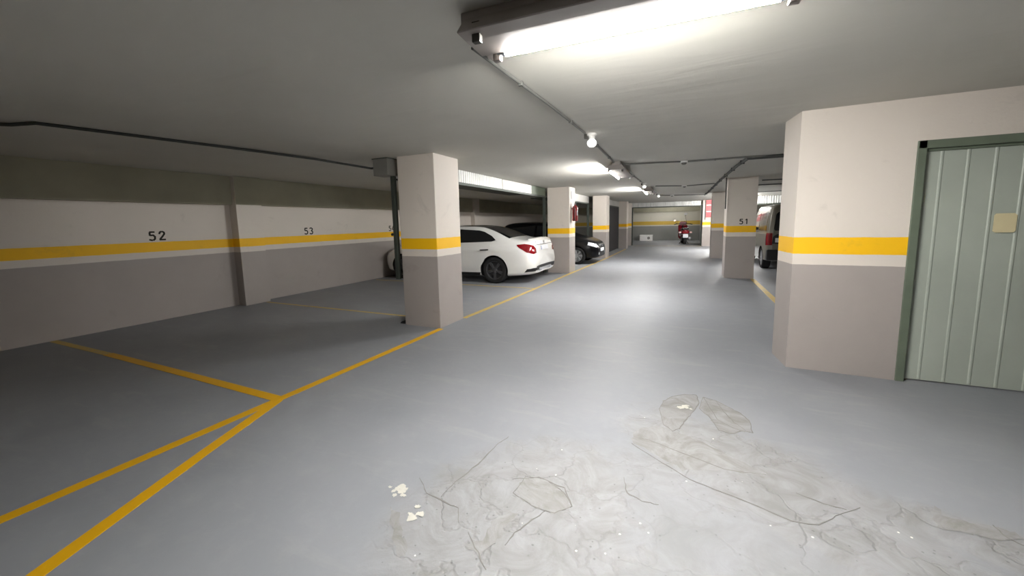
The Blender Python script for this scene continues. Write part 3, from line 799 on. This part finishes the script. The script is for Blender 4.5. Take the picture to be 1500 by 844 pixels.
def wheel(root, x, s, hw, r, rimm, style, w=.21):
    mt = Matrix.Translation((x, s*(hw-.005), r)) @ Matrix.Rotation(-s*pi/2, 4, 'X')   # local z points outward
    e = bmesh.new(); ri = r*.70
    lathe(e, [(ri, -w), (r*.93, -w), (r, -w+.03), (r, -.03), (r*.985, -.012), (r*.93, 0), (r*.80, .002), (ri, -.008)], 40, mt, closed_ring=True)
    t = obj('wheel', e, M['tyre'], root, smooth=True)
    t['label'] = 'black tyre'
    e = bmesh.new()
    lathe(e, [(ri, -.012), (ri*.94, -.014), (ri*.90, -.045), (ri*.88, -.16), (0, -.16)], 40, mt, cap=False)
    lathe(e, [(0, -.018), (.055, -.02), (.07, -.03), (.07, -.10), (0, -.10)], 20, mt)
    if style == 'five':
        for k in range(5):
            for d in (-.13, .13):
                m2 = mt @ Matrix.Rotation(2*pi*k/5+.3+d*.45, 4, 'Z')
                box(e, .04, ri*.93, -.016+d*.06, .016+d*.06, -.055, -.022, .004, m2)
    else:
        for k in range(7):
            m2 = mt @ Matrix.Rotation(2*pi*k/7, 4, 'Z')
            box(e, .04, ri*.93, -.03, .03, -.05, -.016, .006, m2)
    rm = obj('rim', e, rimm, t, smooth=True); rm['label'] = 'alloy rim'
    return t

# --- white saloon
def st(x, P): # P: list of (dx, y, z) or (y, z)
    return [((x+p[0]), p[1], p[2]) if len(p) == 3 else (x, p[0], p[1]) for p in P]
SAL = [
 st(-2.335, [(.03, 0, .30), (.03, .50, .30), (0, .66, .42), (-.005, .69, .58), (.03, .66, .76), (.05, .60, .90), (.065, .50, 1.00), (.07, .30, 1.035), (.07, 0, 1.05)]),
 st(-2.30, [(0, .27), (.60, .27), (.745, .41), (.775, .60), (.02, .745, .79), (.03, .68, .92), (.05, .57, 1.02), (.055, .34, 1.06), (.055, 0, 1.075)]),
 st(-2.18, [(0, .23), (.70, .24), (.835, .39), (.86, .61), (.83, .82), (.76, .95), (.64, 1.045), (.40, 1.08), (0, 1.09)]),
 st(-1.95, [(0, .21), (.75, .21), (.88, .37), (.895, .62), (.875, .84), (.80, .97), (.67, 1.055), (.42, 1.08), (0, 1.09)]),
 st(-1.62, [(0, .19), (.79, .19), (.895, .35), (.905, .62), (.885, .85), (.815, .97), (.68, 1.10), (.46, 1.14), (0, 1.155)]),
 st(-1.28, [(0, .18), (.80, .18), (.90, .34), (.908, .62), (.888, .855), (.812, .975), (.655, 1.215), (.49, 1.265), (0, 1.29)]),
 st(-.85, [(0, .18), (.80, .18), (.90, .33), (.905, .60), (.885, .85), (.81, .965), (.62, 1.34), (.48, 1.39), (0, 1.415)]),
 st(-.35, [(0, .18), (.80, .18), (.90, .32), (.90, .59), (.88, .845), (.81, .955), (.61, 1.37), (.48, 1.42), (0, 1.445)]),
 st(.15, [(0, .18), (.80, .18), (.90, .32), (.90, .58), (.88, .835), (.81, .945), (.60, 1.355), (.47, 1.405), (0, 1.43)]),
 st(.60, [(0, .18), (.80, .18), (.90, .32), (.90, .57), (.88, .825), (.81, .935), (.64, 1.23), (.50, 1.275), (0, 1.30)]),
 st(1.05, [(0, .18), (.80, .18), (.90, .33), (.905, .57), (.885, .815), (.81, .92), (.69, 1.02), (.50, 1.05), (0, 1.07)]),
 st(1.55, [(0, .19), (.79, .19), (.895, .34), (.905, .57), (.87, .79), (.77, .88), (.64, .925), (.44, .955), (0, .97)]),
 st(2.00, [(0, .20), (.74, .20), (.86, .34), (.87, .55), (.82, .71), (.72, .79), (.60, .83), (.40, .855), (0, .87)]),
 st(2.22, [(0, .22), (.62, .22), (.74, .35), (.76, .52), (.72, .65), (.64, .71), (.53, .74), (.36, .76), (0, .775)]),
 st(2.33, [(0, .26), (.46, .26), (.58, .37), (.60, .50), (.57, .59), (.50, .63), (.42, .655), (.30, .67), (0, .68)]),
]
def saloon(x, y, rz, label):
    r = empty('saloon_car', (x, y, 0), label, 'car', None, rz)
    body, bv = build_body(SAL, M['car_white'], r, (-1.29, 1.55), .33, .90)
    for s in (1, -1):
        patch('side_window', [(.90, .985), (.80, .99), (-.12, 1.0), (-.12, 1.34), (.20, 1.335), (.48, 1.24)], side(s), bv, M['glass'], r, .004)
        patch('side_window', [(-.20, 1.0), (-1.16, 1.03), (-1.30, 1.06), (-1.16, 1.17), (-.92, 1.28), (-.66, 1.335), (-.20, 1.345)], side(s), bv, M['glass'], r, .004)
        patch('window_pillar', [(-.12, 1.0), (-.20, 1.0), (-.20, 1.345), (-.12, 1.34)], side(s), bv, M['trim_b'], r, .003, 10, 2)
        patch('window_trim', [(.93, .975), (-1.33, 1.035), (-1.33, 1.05), (-.2, 1.0), (.93, .988)], side(s), bv, M['trim_b'], r, .006, 3, 30)
        patch('front_door', [(1.02, .36), (-.14, .34), (-.14, .97), (1.02, .955)], side(s), bv, M['car_white'], r, .004)
        d = patch('rear_door', [(-.17, .34), (-.86, .34), (-1.0, .55), (-1.17, .85), (-1.17, .985), (-.17, .972)], side(s), bv, M['car_white'], r, .004)
        for hx in (-.92, .12):
            patch('door_handle', [(hx, .815), (hx-.22, .82), (hx-.22, .85), (hx, .845)], side(s), bv, M['trim_b'], r, .035, 3, 8, thick=.0)
        patch('side_skirt', [(1.12, .20), (-.88, .20), (-.92, .27), (1.16, .255)], side(s), bv, M['trim_b'], r, .012, 3, 20)
        # tail lamp wraps the rear corner
        fr = diag(s, -1); U = Vector(fr[0])
        def ab(px, py, pz): return (Vector((px, py, pz)).dot(U), pz)
        quad = [ab(-1.93, s*.87, .955), ab(-1.96, s*.88, .90), ab(-2.14, s*.84, .775), ab(-2.26, s*.72, .735), ab(-2.30, s*.60, .745), ab(-2.28, s*.60, .86), ab(-2.20, s*.66, .945), ab(-2.06, s*.77, .975)]
        tl = patch('tail_light', quad, fr, bv, M['tail'], r, .008, 12, 16, label='red tail light')
        c2 = [ab(-2.245, s*.76, .80), ab(-2.275, s*.70, .795), ab(-2.26, s*.70, .85), ab(-2.235, s*.75, .855)]
        if tl: patch('reversing_lamp', c2, fr, bv, M['pinkish'], tl, .011, 4, 4)
        fr2 = diag(s, 1); U2 = Vector(fr2[0])
        def ab2(px, py, pz): return (Vector((px, py, pz)).dot(U2), pz)
        patch('headlight', [ab2(1.98, s*.83, .68), ab2(2.24, s*.62, .58), ab2(2.26, s*.56, .64), ab2(2.12, s*.70, .72), ab2(1.92, s*.83, .745)], fr2, bv, M['clear'], r, .007, 8, 10)
        # mirror
        e = bmesh.new(); lathe(e, [(0, -.10), (.05, -.09), (.075, -.04), (.075, .03), (.05, .08), (0, .09)], 14, Matrix.Translation((.72, s*.98, .99)) @ Matrix.Rotation(pi/2, 4, 'X') @ Matrix.Scale(.75, 4, (0, 1, 0)))
        box(e, .70, .76, min(s*.80, s*.93), max(s*.80, s*.93), .95, .985, .005); obj('wing_mirror', e, M['trim_b'], r, smooth=True)
        # diffuser end
        patch('bumper_vent', [ab(-2.10, s*.86, .30), ab(-2.16, s*.85, .38), ab(-2.34, s*.62, .42), ab(-2.335, s*.50, .42), ab(-2.30, s*.5, .36), ab(-2.25, s*.70, .31)], fr, bv, M['trim_b'], r, .008, 6, 14)
        for wx in (-1.29, 1.55): wheel(r, wx, s, .895, .33, M['rim_dark'], 'five')
    TOPR = ((0, 1, 0), (-.45, 0, .89), (.89, 0, .45)); 
    Wv = Vector((.5, 0, .866)); Dv = Vector((.866, 0, -.5))
    def tp(px, py, pz): return (py, Vector((px, 0, pz)).dot(Wv))
    patch('rear_windscreen', [tp(-1.66, .66, 1.13), tp(-.88, .53, 1.385), tp(-.88, -.53, 1.385), tp(-1.66, -.66, 1.13)], ((0, 1, 0), Wv, Dv), bv, M['glass'], r, .004, 14, 20)
    patch('roof_glass', [(-.86, .50), (.10, .50), (.10, -.50), (-.86, -.50)], ((1, 0, 0), (0, 1, 0), (0, 0, -1)), bv, M['glass'], r, .003, 14, 14)
    Wf = Vector((-.5, 0, .866)); Df = Vector((-.866, 0, -.5))
    def tf(px, py, pz): return (py, Vector((px, 0, pz)).dot(Wf))
    patch('windscreen', [tf(1.0, .68, 1.06), tf(.26, .54, 1.38), tf(.26, -.54, 1.38), tf(1.0, -.68, 1.06)], ((0, 1, 0), Wf, Df), bv, M['glass'], r, .004, 14, 20)
    patch('grille', [(-.36, .42), (.36, .42), (.42, .62), (-.42, .62)], FRONT, bv, M['trim_b'], r, .006, 6, 12)
    # boot lid edge, spoiler, plate, diffuser
    patch('boot_spoiler', [(-2.265, .56), (-2.10, .62), (-2.10, -.62), (-2.265, -.56)], ((1, 0, 0), (0, 1, 0), (0, 0, -1)), bv, M['car_white'], r, .028, 16, 4)
    patch('boot_recess', [(-.36, .80), (.36, .80), (.40, .94), (-.40, .94)], REAR, bv, M['car_white'], r, .004, 6, 12)
    patch('boot_trim', [(-.62, .935), (.62, .935), (.62, .952), (-.62, .952)], REAR, bv, M['trim_b'], r, .006, 2, 20)
    patch('number_plate', [(-.26, .805), (.26, .805), (.26, .915), (-.26, .915)], REAR, bv, M['plate'], r, .016, 4, 10, label='pale number plate')
    patch('number_plate_band', [(.225, .81), (.258, .81), (.258, .91), (.225, .91)], REAR, bv, M['plate_ink'], r, .018, 4, 2)
    patch('rear_diffuser', [(-.62, .33), (.62, .33), (.66, .44), (-.66, .44)], REAR, bv, M['trim_b'], r, .008, 6, 16)
    patch('bumper_insert', [(-.48, .31), (.48, .31), (.42, .375), (-.42, .375)], REAR, bv, M['rim_silver'], r, .02, 4, 12, label='silver bumper insert')
    for s in (1, -1):
        patch('exhaust_tip', [(s*.40-.07, .30), (s*.40+.07, .30), (s*.40+.07, .35), (s*.40-.07, .35)], REAR, bv, M['chrome'], r, .03, 3, 4)
    # boot badge: ring with three spokes
    hit = bv.ray_cast(Vector((-6, 0, .995)), Vector((1, 0, 0)))[0]
    e = bmesh.new(); c = Vector((hit.x-.008, 0, .995))
    tube(e, [c+Vector((0, .038*cos(a*pi/12), .038*sin(a*pi/12))) for a in range(24)], .004, 6, closed=True)
    for k in range(3):
        a = pi/2+k*2*pi/3; tube(e, [c, c+Vector((0, .036*cos(a), .036*sin(a)))], [.006, .002], 6)
    obj('badge', e, M['chrome'], r, smooth=True)
    return r
saloon(-5.60, 9.26, pi, 'white saloon car with dark windows parked behind the first column, tail to the driveway')

# --- black hatchback, nose to the driveway
HAT = [
 st(-1.93, [(0, .32), (.50, .32), (.62, .45), (.66, .65), (.03, .64, .85), (.06, .58, 1.0), (.20, .50, 1.20), (.28, .36, 1.30), (.30, 0, 1.33)]),
 st(-1.86, [(0, .28), (.62, .28), (.74, .42), (.78, .65), (.02, .76, .86), (.05, .70, 1.0), (.18, .58, 1.27), (.25, .42, 1.37), (.26, 0, 1.40)]),
 st(-1.60, [(0, .22), (.72, .22), (.83, .38), (.85, .62), (.83, .86), (.77, .98), (.08, .61, 1.34), (.10, .46, 1.42), (.10, 0, 1.45)]),
 st(-1.2, [(0, .20), (.75, .20), (.85, .36), (.87, .60), (.85, .86), (.78, .97), (.62, 1.38), (.48, 1.45), (0, 1.48)]),
 st(-.6, [(0, .19), (.75, .19), (.86, .34), (.87, .59), (.85, .85), (.78, .95), (.61, 1.39), (.48, 1.46), (0, 1.49)]),
 st(.0, [(0, .19), (.75, .19), (.86, .34), (.87, .58), (.85, .83), (.78, .93), (.60, 1.36), (.47, 1.43), (0, 1.46)]),
 st(.45, [(0, .19), (.75, .19), (.86, .34), (.87, .57), (.85, .82), (.78, .93), (.64, 1.22), (.50, 1.28), (0, 1.31)]),
 st(.88, [(0, .19), (.75, .19), (.86, .35), (.875, .57), (.85, .81), (.78, .92), (.68, 1.02), (.50, 1.05), (0, 1.07)]),
 st(1.30, [(0, .20), (.74, .20), (.85, .35), (.865, .56), (.83, .78), (.74, .87), (.62, .92), (.44, .945), (0, .96)]),
 st(1.68, [(0, .21), (.68, .21), (.79, .35), (.81, .54), (.77, .70), (.68, .78), (.56, .82), (.38, .84), (0, .855)]),
 st(1.86, [(0, .22), (.56, .22), (.68, .34), (.70, .50), (.67, .62), (.59, .69), (.50, .73), (.34, .75), (0, .76)]),
 st(1.95, [(0, .25), (.42, .25), (.54, .34), (.56, .47), (.53, .55), (.46, .60), (.40, .625), (.28, .64), (0, .65)]),
]
def hatch(x, y, rz, label):
    r = empty('hatchback_car', (x, y, 0), label, 'car', None, rz)
    body, bv = build_body(HAT, M['car_black'], r, (-1.22, 1.24), .30, .865)
    Wf = Vector((-.5, 0, .866)); Df = Vector((-.866, 0, -.5))
    def tf(px, py, pz): return (py, Vector((px, 0, pz)).dot(Wf))
    patch('windscreen', [tf(.86, .66, 1.06), tf(.10, .53, 1.41), tf(.10, -.53, 1.41), tf(.86, -.66, 1.06)], ((0, 1, 0), Wf, Df), bv, M['glass'], r, .004, 14, 20)
    patch('rear_window', [(-.52, 1.03), (.52, 1.03), (.46, 1.30), (-.46, 1.30)], REAR, bv, M['glass'], r, .004)
    for s in (1, -1):
        patch('side_window', [(.76, .97), (-.28, .99), (-.28, 1.36), (.04, 1.34), (.36, 1.22)], side(s), bv, M['glass'], r, .004)
        patch('side_window', [(-.36, .99), (-1.40, 1.04), (-1.30, 1.28), (-.36, 1.36)], side(s), bv, M['glass'], r, .004)
        patch('door', [(.86, .34), (-.32, .34), (-.32, .955), (.86, .94)], side(s), bv, M['car_black'], r, .004)
        fr = diag(s, 1); U = Vector(fr[0])
        def ab(px, py, pz): return (Vector((px, py, pz)).dot(U), pz)
        patch('headlight', [ab(1.58, s*.78, .67), ab(1.84, s*.62, .58), ab(1.90, s*.48, .60), ab(1.80, s*.54, .70), ab(1.60, s*.72, .765)], fr, bv, M['clear'], r, .008, 8, 12, label='bright headlight')
        patch('fog_lamp', [(s*.50-.05, .33), (s*.50+.05, .33), (s*.50+.05, .41), (s*.50-.05, .41)], FRONT, bv, M['clear'], r, .012, 4, 4)
        e = bmesh.new(); lathe(e, [(0, -.10), (.05, -.09), (.075, -.04), (.075, .03), (.05, .08), (0, .09)], 14, Matrix.Translation((.62, s*.95, 1.0)) @ Matrix.Rotation(pi/2, 4, 'X'))
        box(e, .59, .65, min(s*.78, s*.90), max(s*.78, s*.90), .95, .985, .005); obj('wing_mirror', e, M['car_black'], r, smooth=True)
        fr3 = diag(s, -1); U3 = Vector(fr3[0])
        q = [(Vector((a, s*c, z)).dot(U3), z) for a, c, z in ((-1.80, .74, .80), (-1.88, .62, .80), (-1.84, .60, .98), (-1.76, .70, .98))]
        patch('tail_light', q, fr3, bv, M['tail'], r, .008, 6, 6)
        for wx in (-1.22, 1.24): wheel(r, wx, s, .862, .30, M['rim_silver'], 'seven')
    patch('grille', [(-.44, .60), (.44, .60), (.50, .70), (-.50, .70)], FRONT, bv, M['trim_b'], r, .008, 4, 14)
    patch('lower_grille', [(-.40, .27), (.40, .27), (.46, .40), (-.46, .40)], FRONT, bv, M['trim_b'], r, .008, 4, 14)
    patch('chrome_bar', [(-.44, .655), (.44, .655), (.44, .672), (-.44, .672)], FRONT, bv, M['chrome'], r, .014, 2, 14)
    patch('number_plate', [(-.26, .43), (.26, .43), (.26, .54), (-.26, .54)], FRONT, bv, M['plate'], r, .02, 4, 10, label='pale number plate')
    hit = bv.ray_cast(Vector((6, 0, .63)), Vector((-1, 0, 0)))[0]
    e = bmesh.new(); lathe(e, [(0, .0), (.05, .0), (.05, .012), (.03, .018), (0, .02)], 20, Matrix.Translation((hit.x+.006, 0, .64)) @ Matrix.Rotation(pi/2, 4, 'Y')); obj('badge', e, M['chrome'], r, smooth=True)
    return r
hatch(-4.70, 13.83, 0, 'black hatchback with bright headlights, nose poking out between the second and third columns')

# --- beige van seen from behind
VAN = [
 st(-2.08, [(0, .36), (.60, .36), (.74, .46), (.765, .75), (.77, .98), (.755, 1.08), (.03, .70, 1.58), (.06, .58, 1.74), (.07, 0, 1.78)]),
 st(-2.03, [(0, .30), (.68, .30), (.80, .42), (.82, .75), (.82, .99), (.80, 1.10), (.03, .735, 1.62), (.05, .61, 1.81), (.06, 0, 1.85)]),
 st(-1.80, [(0, .26), (.74, .26), (.83, .40), (.84, .75), (.835, 1.0), (.815, 1.10), (.75, 1.65), (.62, 1.83), (0, 1.87)]),
 st(-1.0, [(0, .24), (.76, .24), (.84, .38), (.85, .75), (.84, 1.0), (.82, 1.10), (.75, 1.66), (.62, 1.84), (0, 1.88)]),
 st(0, [(0, .24), (.76, .24), (.84, .38), (.85, .74), (.84, .98), (.82, 1.08), (.74, 1.65), (.61, 1.83), (0, 1.87)]),
 st(.55, [(0, .24), (.76, .24), (.84, .38), (.85, .72), (.84, .96), (.82, 1.06), (.72, 1.58), (.58, 1.74), (0, 1.79)]),
 st(.95, [(0, .24), (.76, .24), (.84, .38), (.85, .70), (.83, .94), (.80, 1.04), (.71, 1.34), (.57, 1.43), (0, 1.47)]),
 st(1.30, [(0, .24), (.75, .24), (.84, .38), (.845, .68), (.82, .92), (.77, 1.02), (.66, 1.11), (.50, 1.15), (0, 1.17)]),
 st(1.70, [(0, .25), (.70, .25), (.81, .38), (.82, .64), (.78, .85), (.70, .93), (.58, .98), (.42, 1.0), (0, 1.02)]),
 st(1.98, [(0, .27), (.58, .27), (.70, .38), (.72, .58), (.68, .74), (.60, .81), (.50, .85), (.36, .87), (0, .88)]),
 st(2.06, [(0, .30), (.44, .30), (.56, .40), (.58, .54), (.54, .64), (.48, .69), (.40, .72), (.28, .735), (0, .74)]),
]
def van(x, y, rz, label):
    r = empty('small_van', (x, y, 0), label, 'van', None, rz)
    body, bv = build_body(VAN, M['van_paint'], r, (-1.35, 1.32), .31, .84)
    for s in (1, -1):
        patch('rear_door', [(s*.015, .50), (s*.70, .50), (s*.66, 1.70), (s*.015, 1.74)], REAR, bv, M['van_paint'], r, .006, 12, 8)
        patch('rear_window', [(s*.07, 1.12), (s*.64, 1.12), (s*.67, 1.17), (s*.63, 1.58), (s*.54, 1.66), (s*.10, 1.67), (s*.07, 1.62)], REAR, bv, M['vanglass'], r, .012, 14, 10)
        fr = diag(s, -1); U = Vector(fr[0])
        def ab(px, py, pz): return (Vector((px, py, pz)).dot(U), pz)
        patch('tail_light', [ab(-1.96, s*.82, .72), ab(-2.07, s*.69, .72), ab(-2.07, s*.69, 1.06), ab(-1.96, s*.80, 1.06)], fr, bv, M['tail'], r, .010, 8, 8, label='tall red tail light')
        patch('side_window', [(-1.86, 1.10), (-.70, 1.10), (-.70, 1.62), (-1.72, 1.64), (-1.82, 1.55)], side(s), bv, M['vanglass'], r, .006)
        patch('side_window', [(-.60, 1.10), (.85, 1.06), (.50, 1.56), (-.60, 1.62)], side(s), bv, M['vanglass'], r, .006)
        fr2 = diag(s, 1); U2 = Vector(fr2[0])
        q = [(Vector((a, s*c, z)).dot(U2), z) for a, c, z in ((1.78, .76, .66), (1.98, .58, .60), (1.98, .54, .74), (1.78, .70, .84))]
        patch('headlight', q, fr2, bv, M['clear'], r, .008, 6, 8)
        e = bmesh.new(); lathe(e, [(0, -.10), (.06, -.09), (.09, -.04), (.09, .03), (.06, .08), (0, .09)], 14, Matrix.Translation((.86, s*.94, 1.12)) @ Matrix.Rotation(pi/2, 4, 'X'))
        box(e, .83, .89, min(s*.76, s*.88), max(s*.76, s*.88), 1.06, 1.10, .005); obj('wing_mirror', e, M['trim_b'], r, smooth=True)
        for wx in (-1.35, 1.32): wheel(r, wx, s, .84, .31, M['rim_silver'], 'seven')
    e = bmesh.new(); box(e, -2.13, -1.90, -.82, .82, .30, .60, .03); obj('rear_bumper', e, M['trim_b'], r)
    patch('plate_recess', [(.22, .76), (.70, .76), (.68, .97), (.58, 1.03), (.30, 1.03), (.22, .97)], REAR, bv, M['trim_b'], r, .010, 6, 10)
    patch('number_plate', [(.25, .80), (.63, .80), (.63, .92), (.25, .92)], REAR, bv, M['plate'], r, .022, 4, 8, label='pale number plate')
    Wf = Vector((-.45, 0, .89)); Df = Vector((-.89, 0, -.45))
    def tf(px, py, pz): return (py, Vector((px, 0, pz)).dot(Wf))
    patch('windscreen', [tf(1.20, .66, 1.20), tf(.66, .54, 1.68), tf(.66, -.54, 1.68), tf(1.20, -.66, 1.20)], ((0, 1, 0), Wf, Df), bv, M['glass'], r, .004, 12, 16)
    patch('grille', [(-.40, .60), (.40, .60), (.44, .74), (-.44, .74)], FRONT, bv, M['trim_b'], r, .008, 4, 10)
    return r
van(2.86, 14.72, pi/2, 'beige van with tall red tail light parked behind column 51 on the right')

# --- red motor scooter in the far bay, seen from behind (local +Y = forward)
r = empty('motor_scooter', (-.16, 25.5, 0), 'red motor scooter seen from behind, standing in the far garage bay', 'motor scooter', None, RD(6))
r.scale = (1.32, 1.12, 1.12)
def mcwheel(y, rad):
    e = bmesh.new(); mt = Matrix.Translation((0, y, rad)) @ Matrix.Rotation(pi/2, 4, 'Y')
    lathe(e, [(rad*.72, -.05), (rad*.93, -.06), (rad, -.025), (rad, .025), (rad*.93, .06), (rad*.72, .05)], 28, mt, closed_ring=True)
    t = obj('wheel', e, M['tyre'], r, smooth=True)
    e = bmesh.new(); lathe(e, [(rad*.73, -.035), (rad*.6, -.02), (.04, -.05), (.04, .05), (rad*.6, .02), (rad*.73, .035)], 28, mt); obj('rim', e, M['rim_dark'], t, smooth=True)
mcwheel(-.52, .25); mcwheel(.72, .25)
def loft_oval(secs, seg=16):
    e = bmesh.new(); rings = []
    for (y, z, hw, hh) in secs: rings.append([e.verts.new((hw*cos(2*pi*k/seg), y, z+hh*sin(2*pi*k/seg))) for k in range(seg)])
    for A, B in zip(rings[:-1], rings[1:]):
        for k in range(seg): e.faces.new((A[k], A[(k+1) % seg], B[(k+1) % seg], B[k]))
    e.faces.new(rings[0][::-1]); e.faces.new(rings[-1]); return e
obj('rear_body', loft_oval([(-.86, .70, .06, .04), (-.82, .69, .13, .08), (-.65, .64, .20, .14), (-.35, .58, .22, .17), (-.05, .50, .20, .17), (.12, .42, .16, .12)]), M['bike_red'], r, smooth=True)
obj('seat', loft_oval([(-.74, .80, .09, .03), (-.66, .81, .15, .055), (-.40, .80, .17, .06), (-.05, .77, .15, .06), (.10, .76, .08, .04)]), M['black'], r, smooth=True)
e = bmesh.new(); box(e, -.19, .19, .0, .50, .26, .33, .03); obj('footboard', e, M['bike_red'], r)
e = bmesh.new(); prism(e, [(.42, .28), (.50, .26), (.66, .95), (.62, 1.02), (.56, .95)], 'X', -.20, .20); bmesh.ops.bevel(e, geom=e.edges[:], offset=.02, segments=2, affect='EDGES'); obj('leg_shield', e, M['bike_red'], r, smooth=True)
e = bmesh.new(); tube(e, [(0, .50, 1.0), (0, .62, .60), (0, .72, .28)], .03, 10); tube(e, [(-.08, .66, .5), (-.08, .72, .25)], .02, 8); tube(e, [(.08, .66, .5), (.08, .72, .25)], .02, 8); obj('fork', e, M['trim_b'], r, smooth=True)
obj('front_mudguard', loft_oval([(.44, .46, .03, .02), (.55, .53, .075, .03), (.74, .54, .08, .03), (.94, .46, .04, .02)], 12), M['bike_red'], r, smooth=True)
e = bmesh.new(); tube(e, [(-.36, .40, 1.04), (-.20, .48, 1.08), (0, .50, 1.05), (.20, .48, 1.08), (.36, .40, 1.04)], .016, 10); hb = obj('handlebar', e, M['trim_b'], r, smooth=True)
for s in (-1, 1):
    e = bmesh.new(); tube(e, [(s*.27, .44, 1.07), (s*.39, .38, 1.035)], .022, 10); obj('grip', e, M['black'], hb, smooth=True)
e = bmesh.new(); prism(e, [(-.14, .98), (.14, .98), (.16, 1.12), (.09, 1.2), (-.09, 1.2), (-.16, 1.12)], 'Y', .50, .64); obj('headset', e, M['bike_red'], r)
for s, top in ((-1, (-.36, .42, 1.26)), (1, (.10, .46, 1.60))):
    e = bmesh.new(); tube(e, [(s*.16 if s > 0 else -.22, .47, 1.08), (top[0]*.9, .46, top[2]-.15), top], .007, 8); sk = obj('mirror_stalk', e, M['trim_b'], r, smooth=True)
    e = bmesh.new(); lathe(e, [(0, -.012), (.05, -.012), (.062, 0), (.05, .012), (0, .012)], 20, Matrix.Translation(top) @ Matrix.Rotation(pi/2, 4, 'X') @ Matrix.Scale(1.3, 4, (1, 0, 0))); obj('mirror', e, M['chrome'] if s < 0 else M['white_pl'], sk, smooth=True)
e = bmesh.new(); box(e, -.11, .11, -.90, -.865, .58, .66, .01); obj('tail_light', e, M['tail'], r)
for s in (-1, 1):
    e = bmesh.new(); box(e, s*.22-.05, s*.22+.05, -.80, -.74, .60, .67, .012); obj('indicator', e, M['pinkish'], r)
e = bmesh.new(); box(e, -.105, .105, -.90, -.888, .36, .55, .004); obj('number_plate', e, M['plate'], r)
e = bmesh.new(); box(e, -.05, .05, -.888, -.72, .40, .58, .008); obj('plate_bracket', e, M['trim_b'], r)
e = bmesh.new(); tube(e, [(.17, .0, .28), (.18, -.25, .28), (.19, -.75, .34)], [.03, .05, .055], 12); obj('exhaust', e, M['rim_dark'], r, smooth=True)
e = bmesh.new(); box(e, -.13, -.06, -.60, -.05, .18, .40, .03); box(e, -.10, .10, -.25, .05, .2, .42, .03); obj('engine', e, M['trim_b'], r)
e = bmesh.new(); tube(e, [(-.06, -.10, .22), (-.20, -.12, .01)], .014, 8); tube(e, [(.06, -.10, .22), (.20, -.12, .01)], .014, 8); obj('stand', e, M['trim_b'], r, smooth=True)
e = bmesh.new(); tube(e, [(-.10, -.60, .80), (-.12, -.84, .86), (.12, -.84, .86), (.10, -.60, .80)], .012, 8); obj('grab_rail', e, M['chrome'], r, smooth=True)

# ------------------------------------------------------------------ world, view
w = bpy.data.worlds.new('world'); bpy.context.scene.world = w; w.use_nodes = True
w.node_tree.nodes['Background'].inputs[0].default_value = (.5, .5, .5, 1); w.node_tree.nodes['Background'].inputs[1].default_value = .02
vs = bpy.context.scene.view_settings
vs.view_transform = 'Standard'; vs.look = 'None'; vs.gamma = 1.0; vs.use_curve_mapping = False; vs.exposure = 3.15
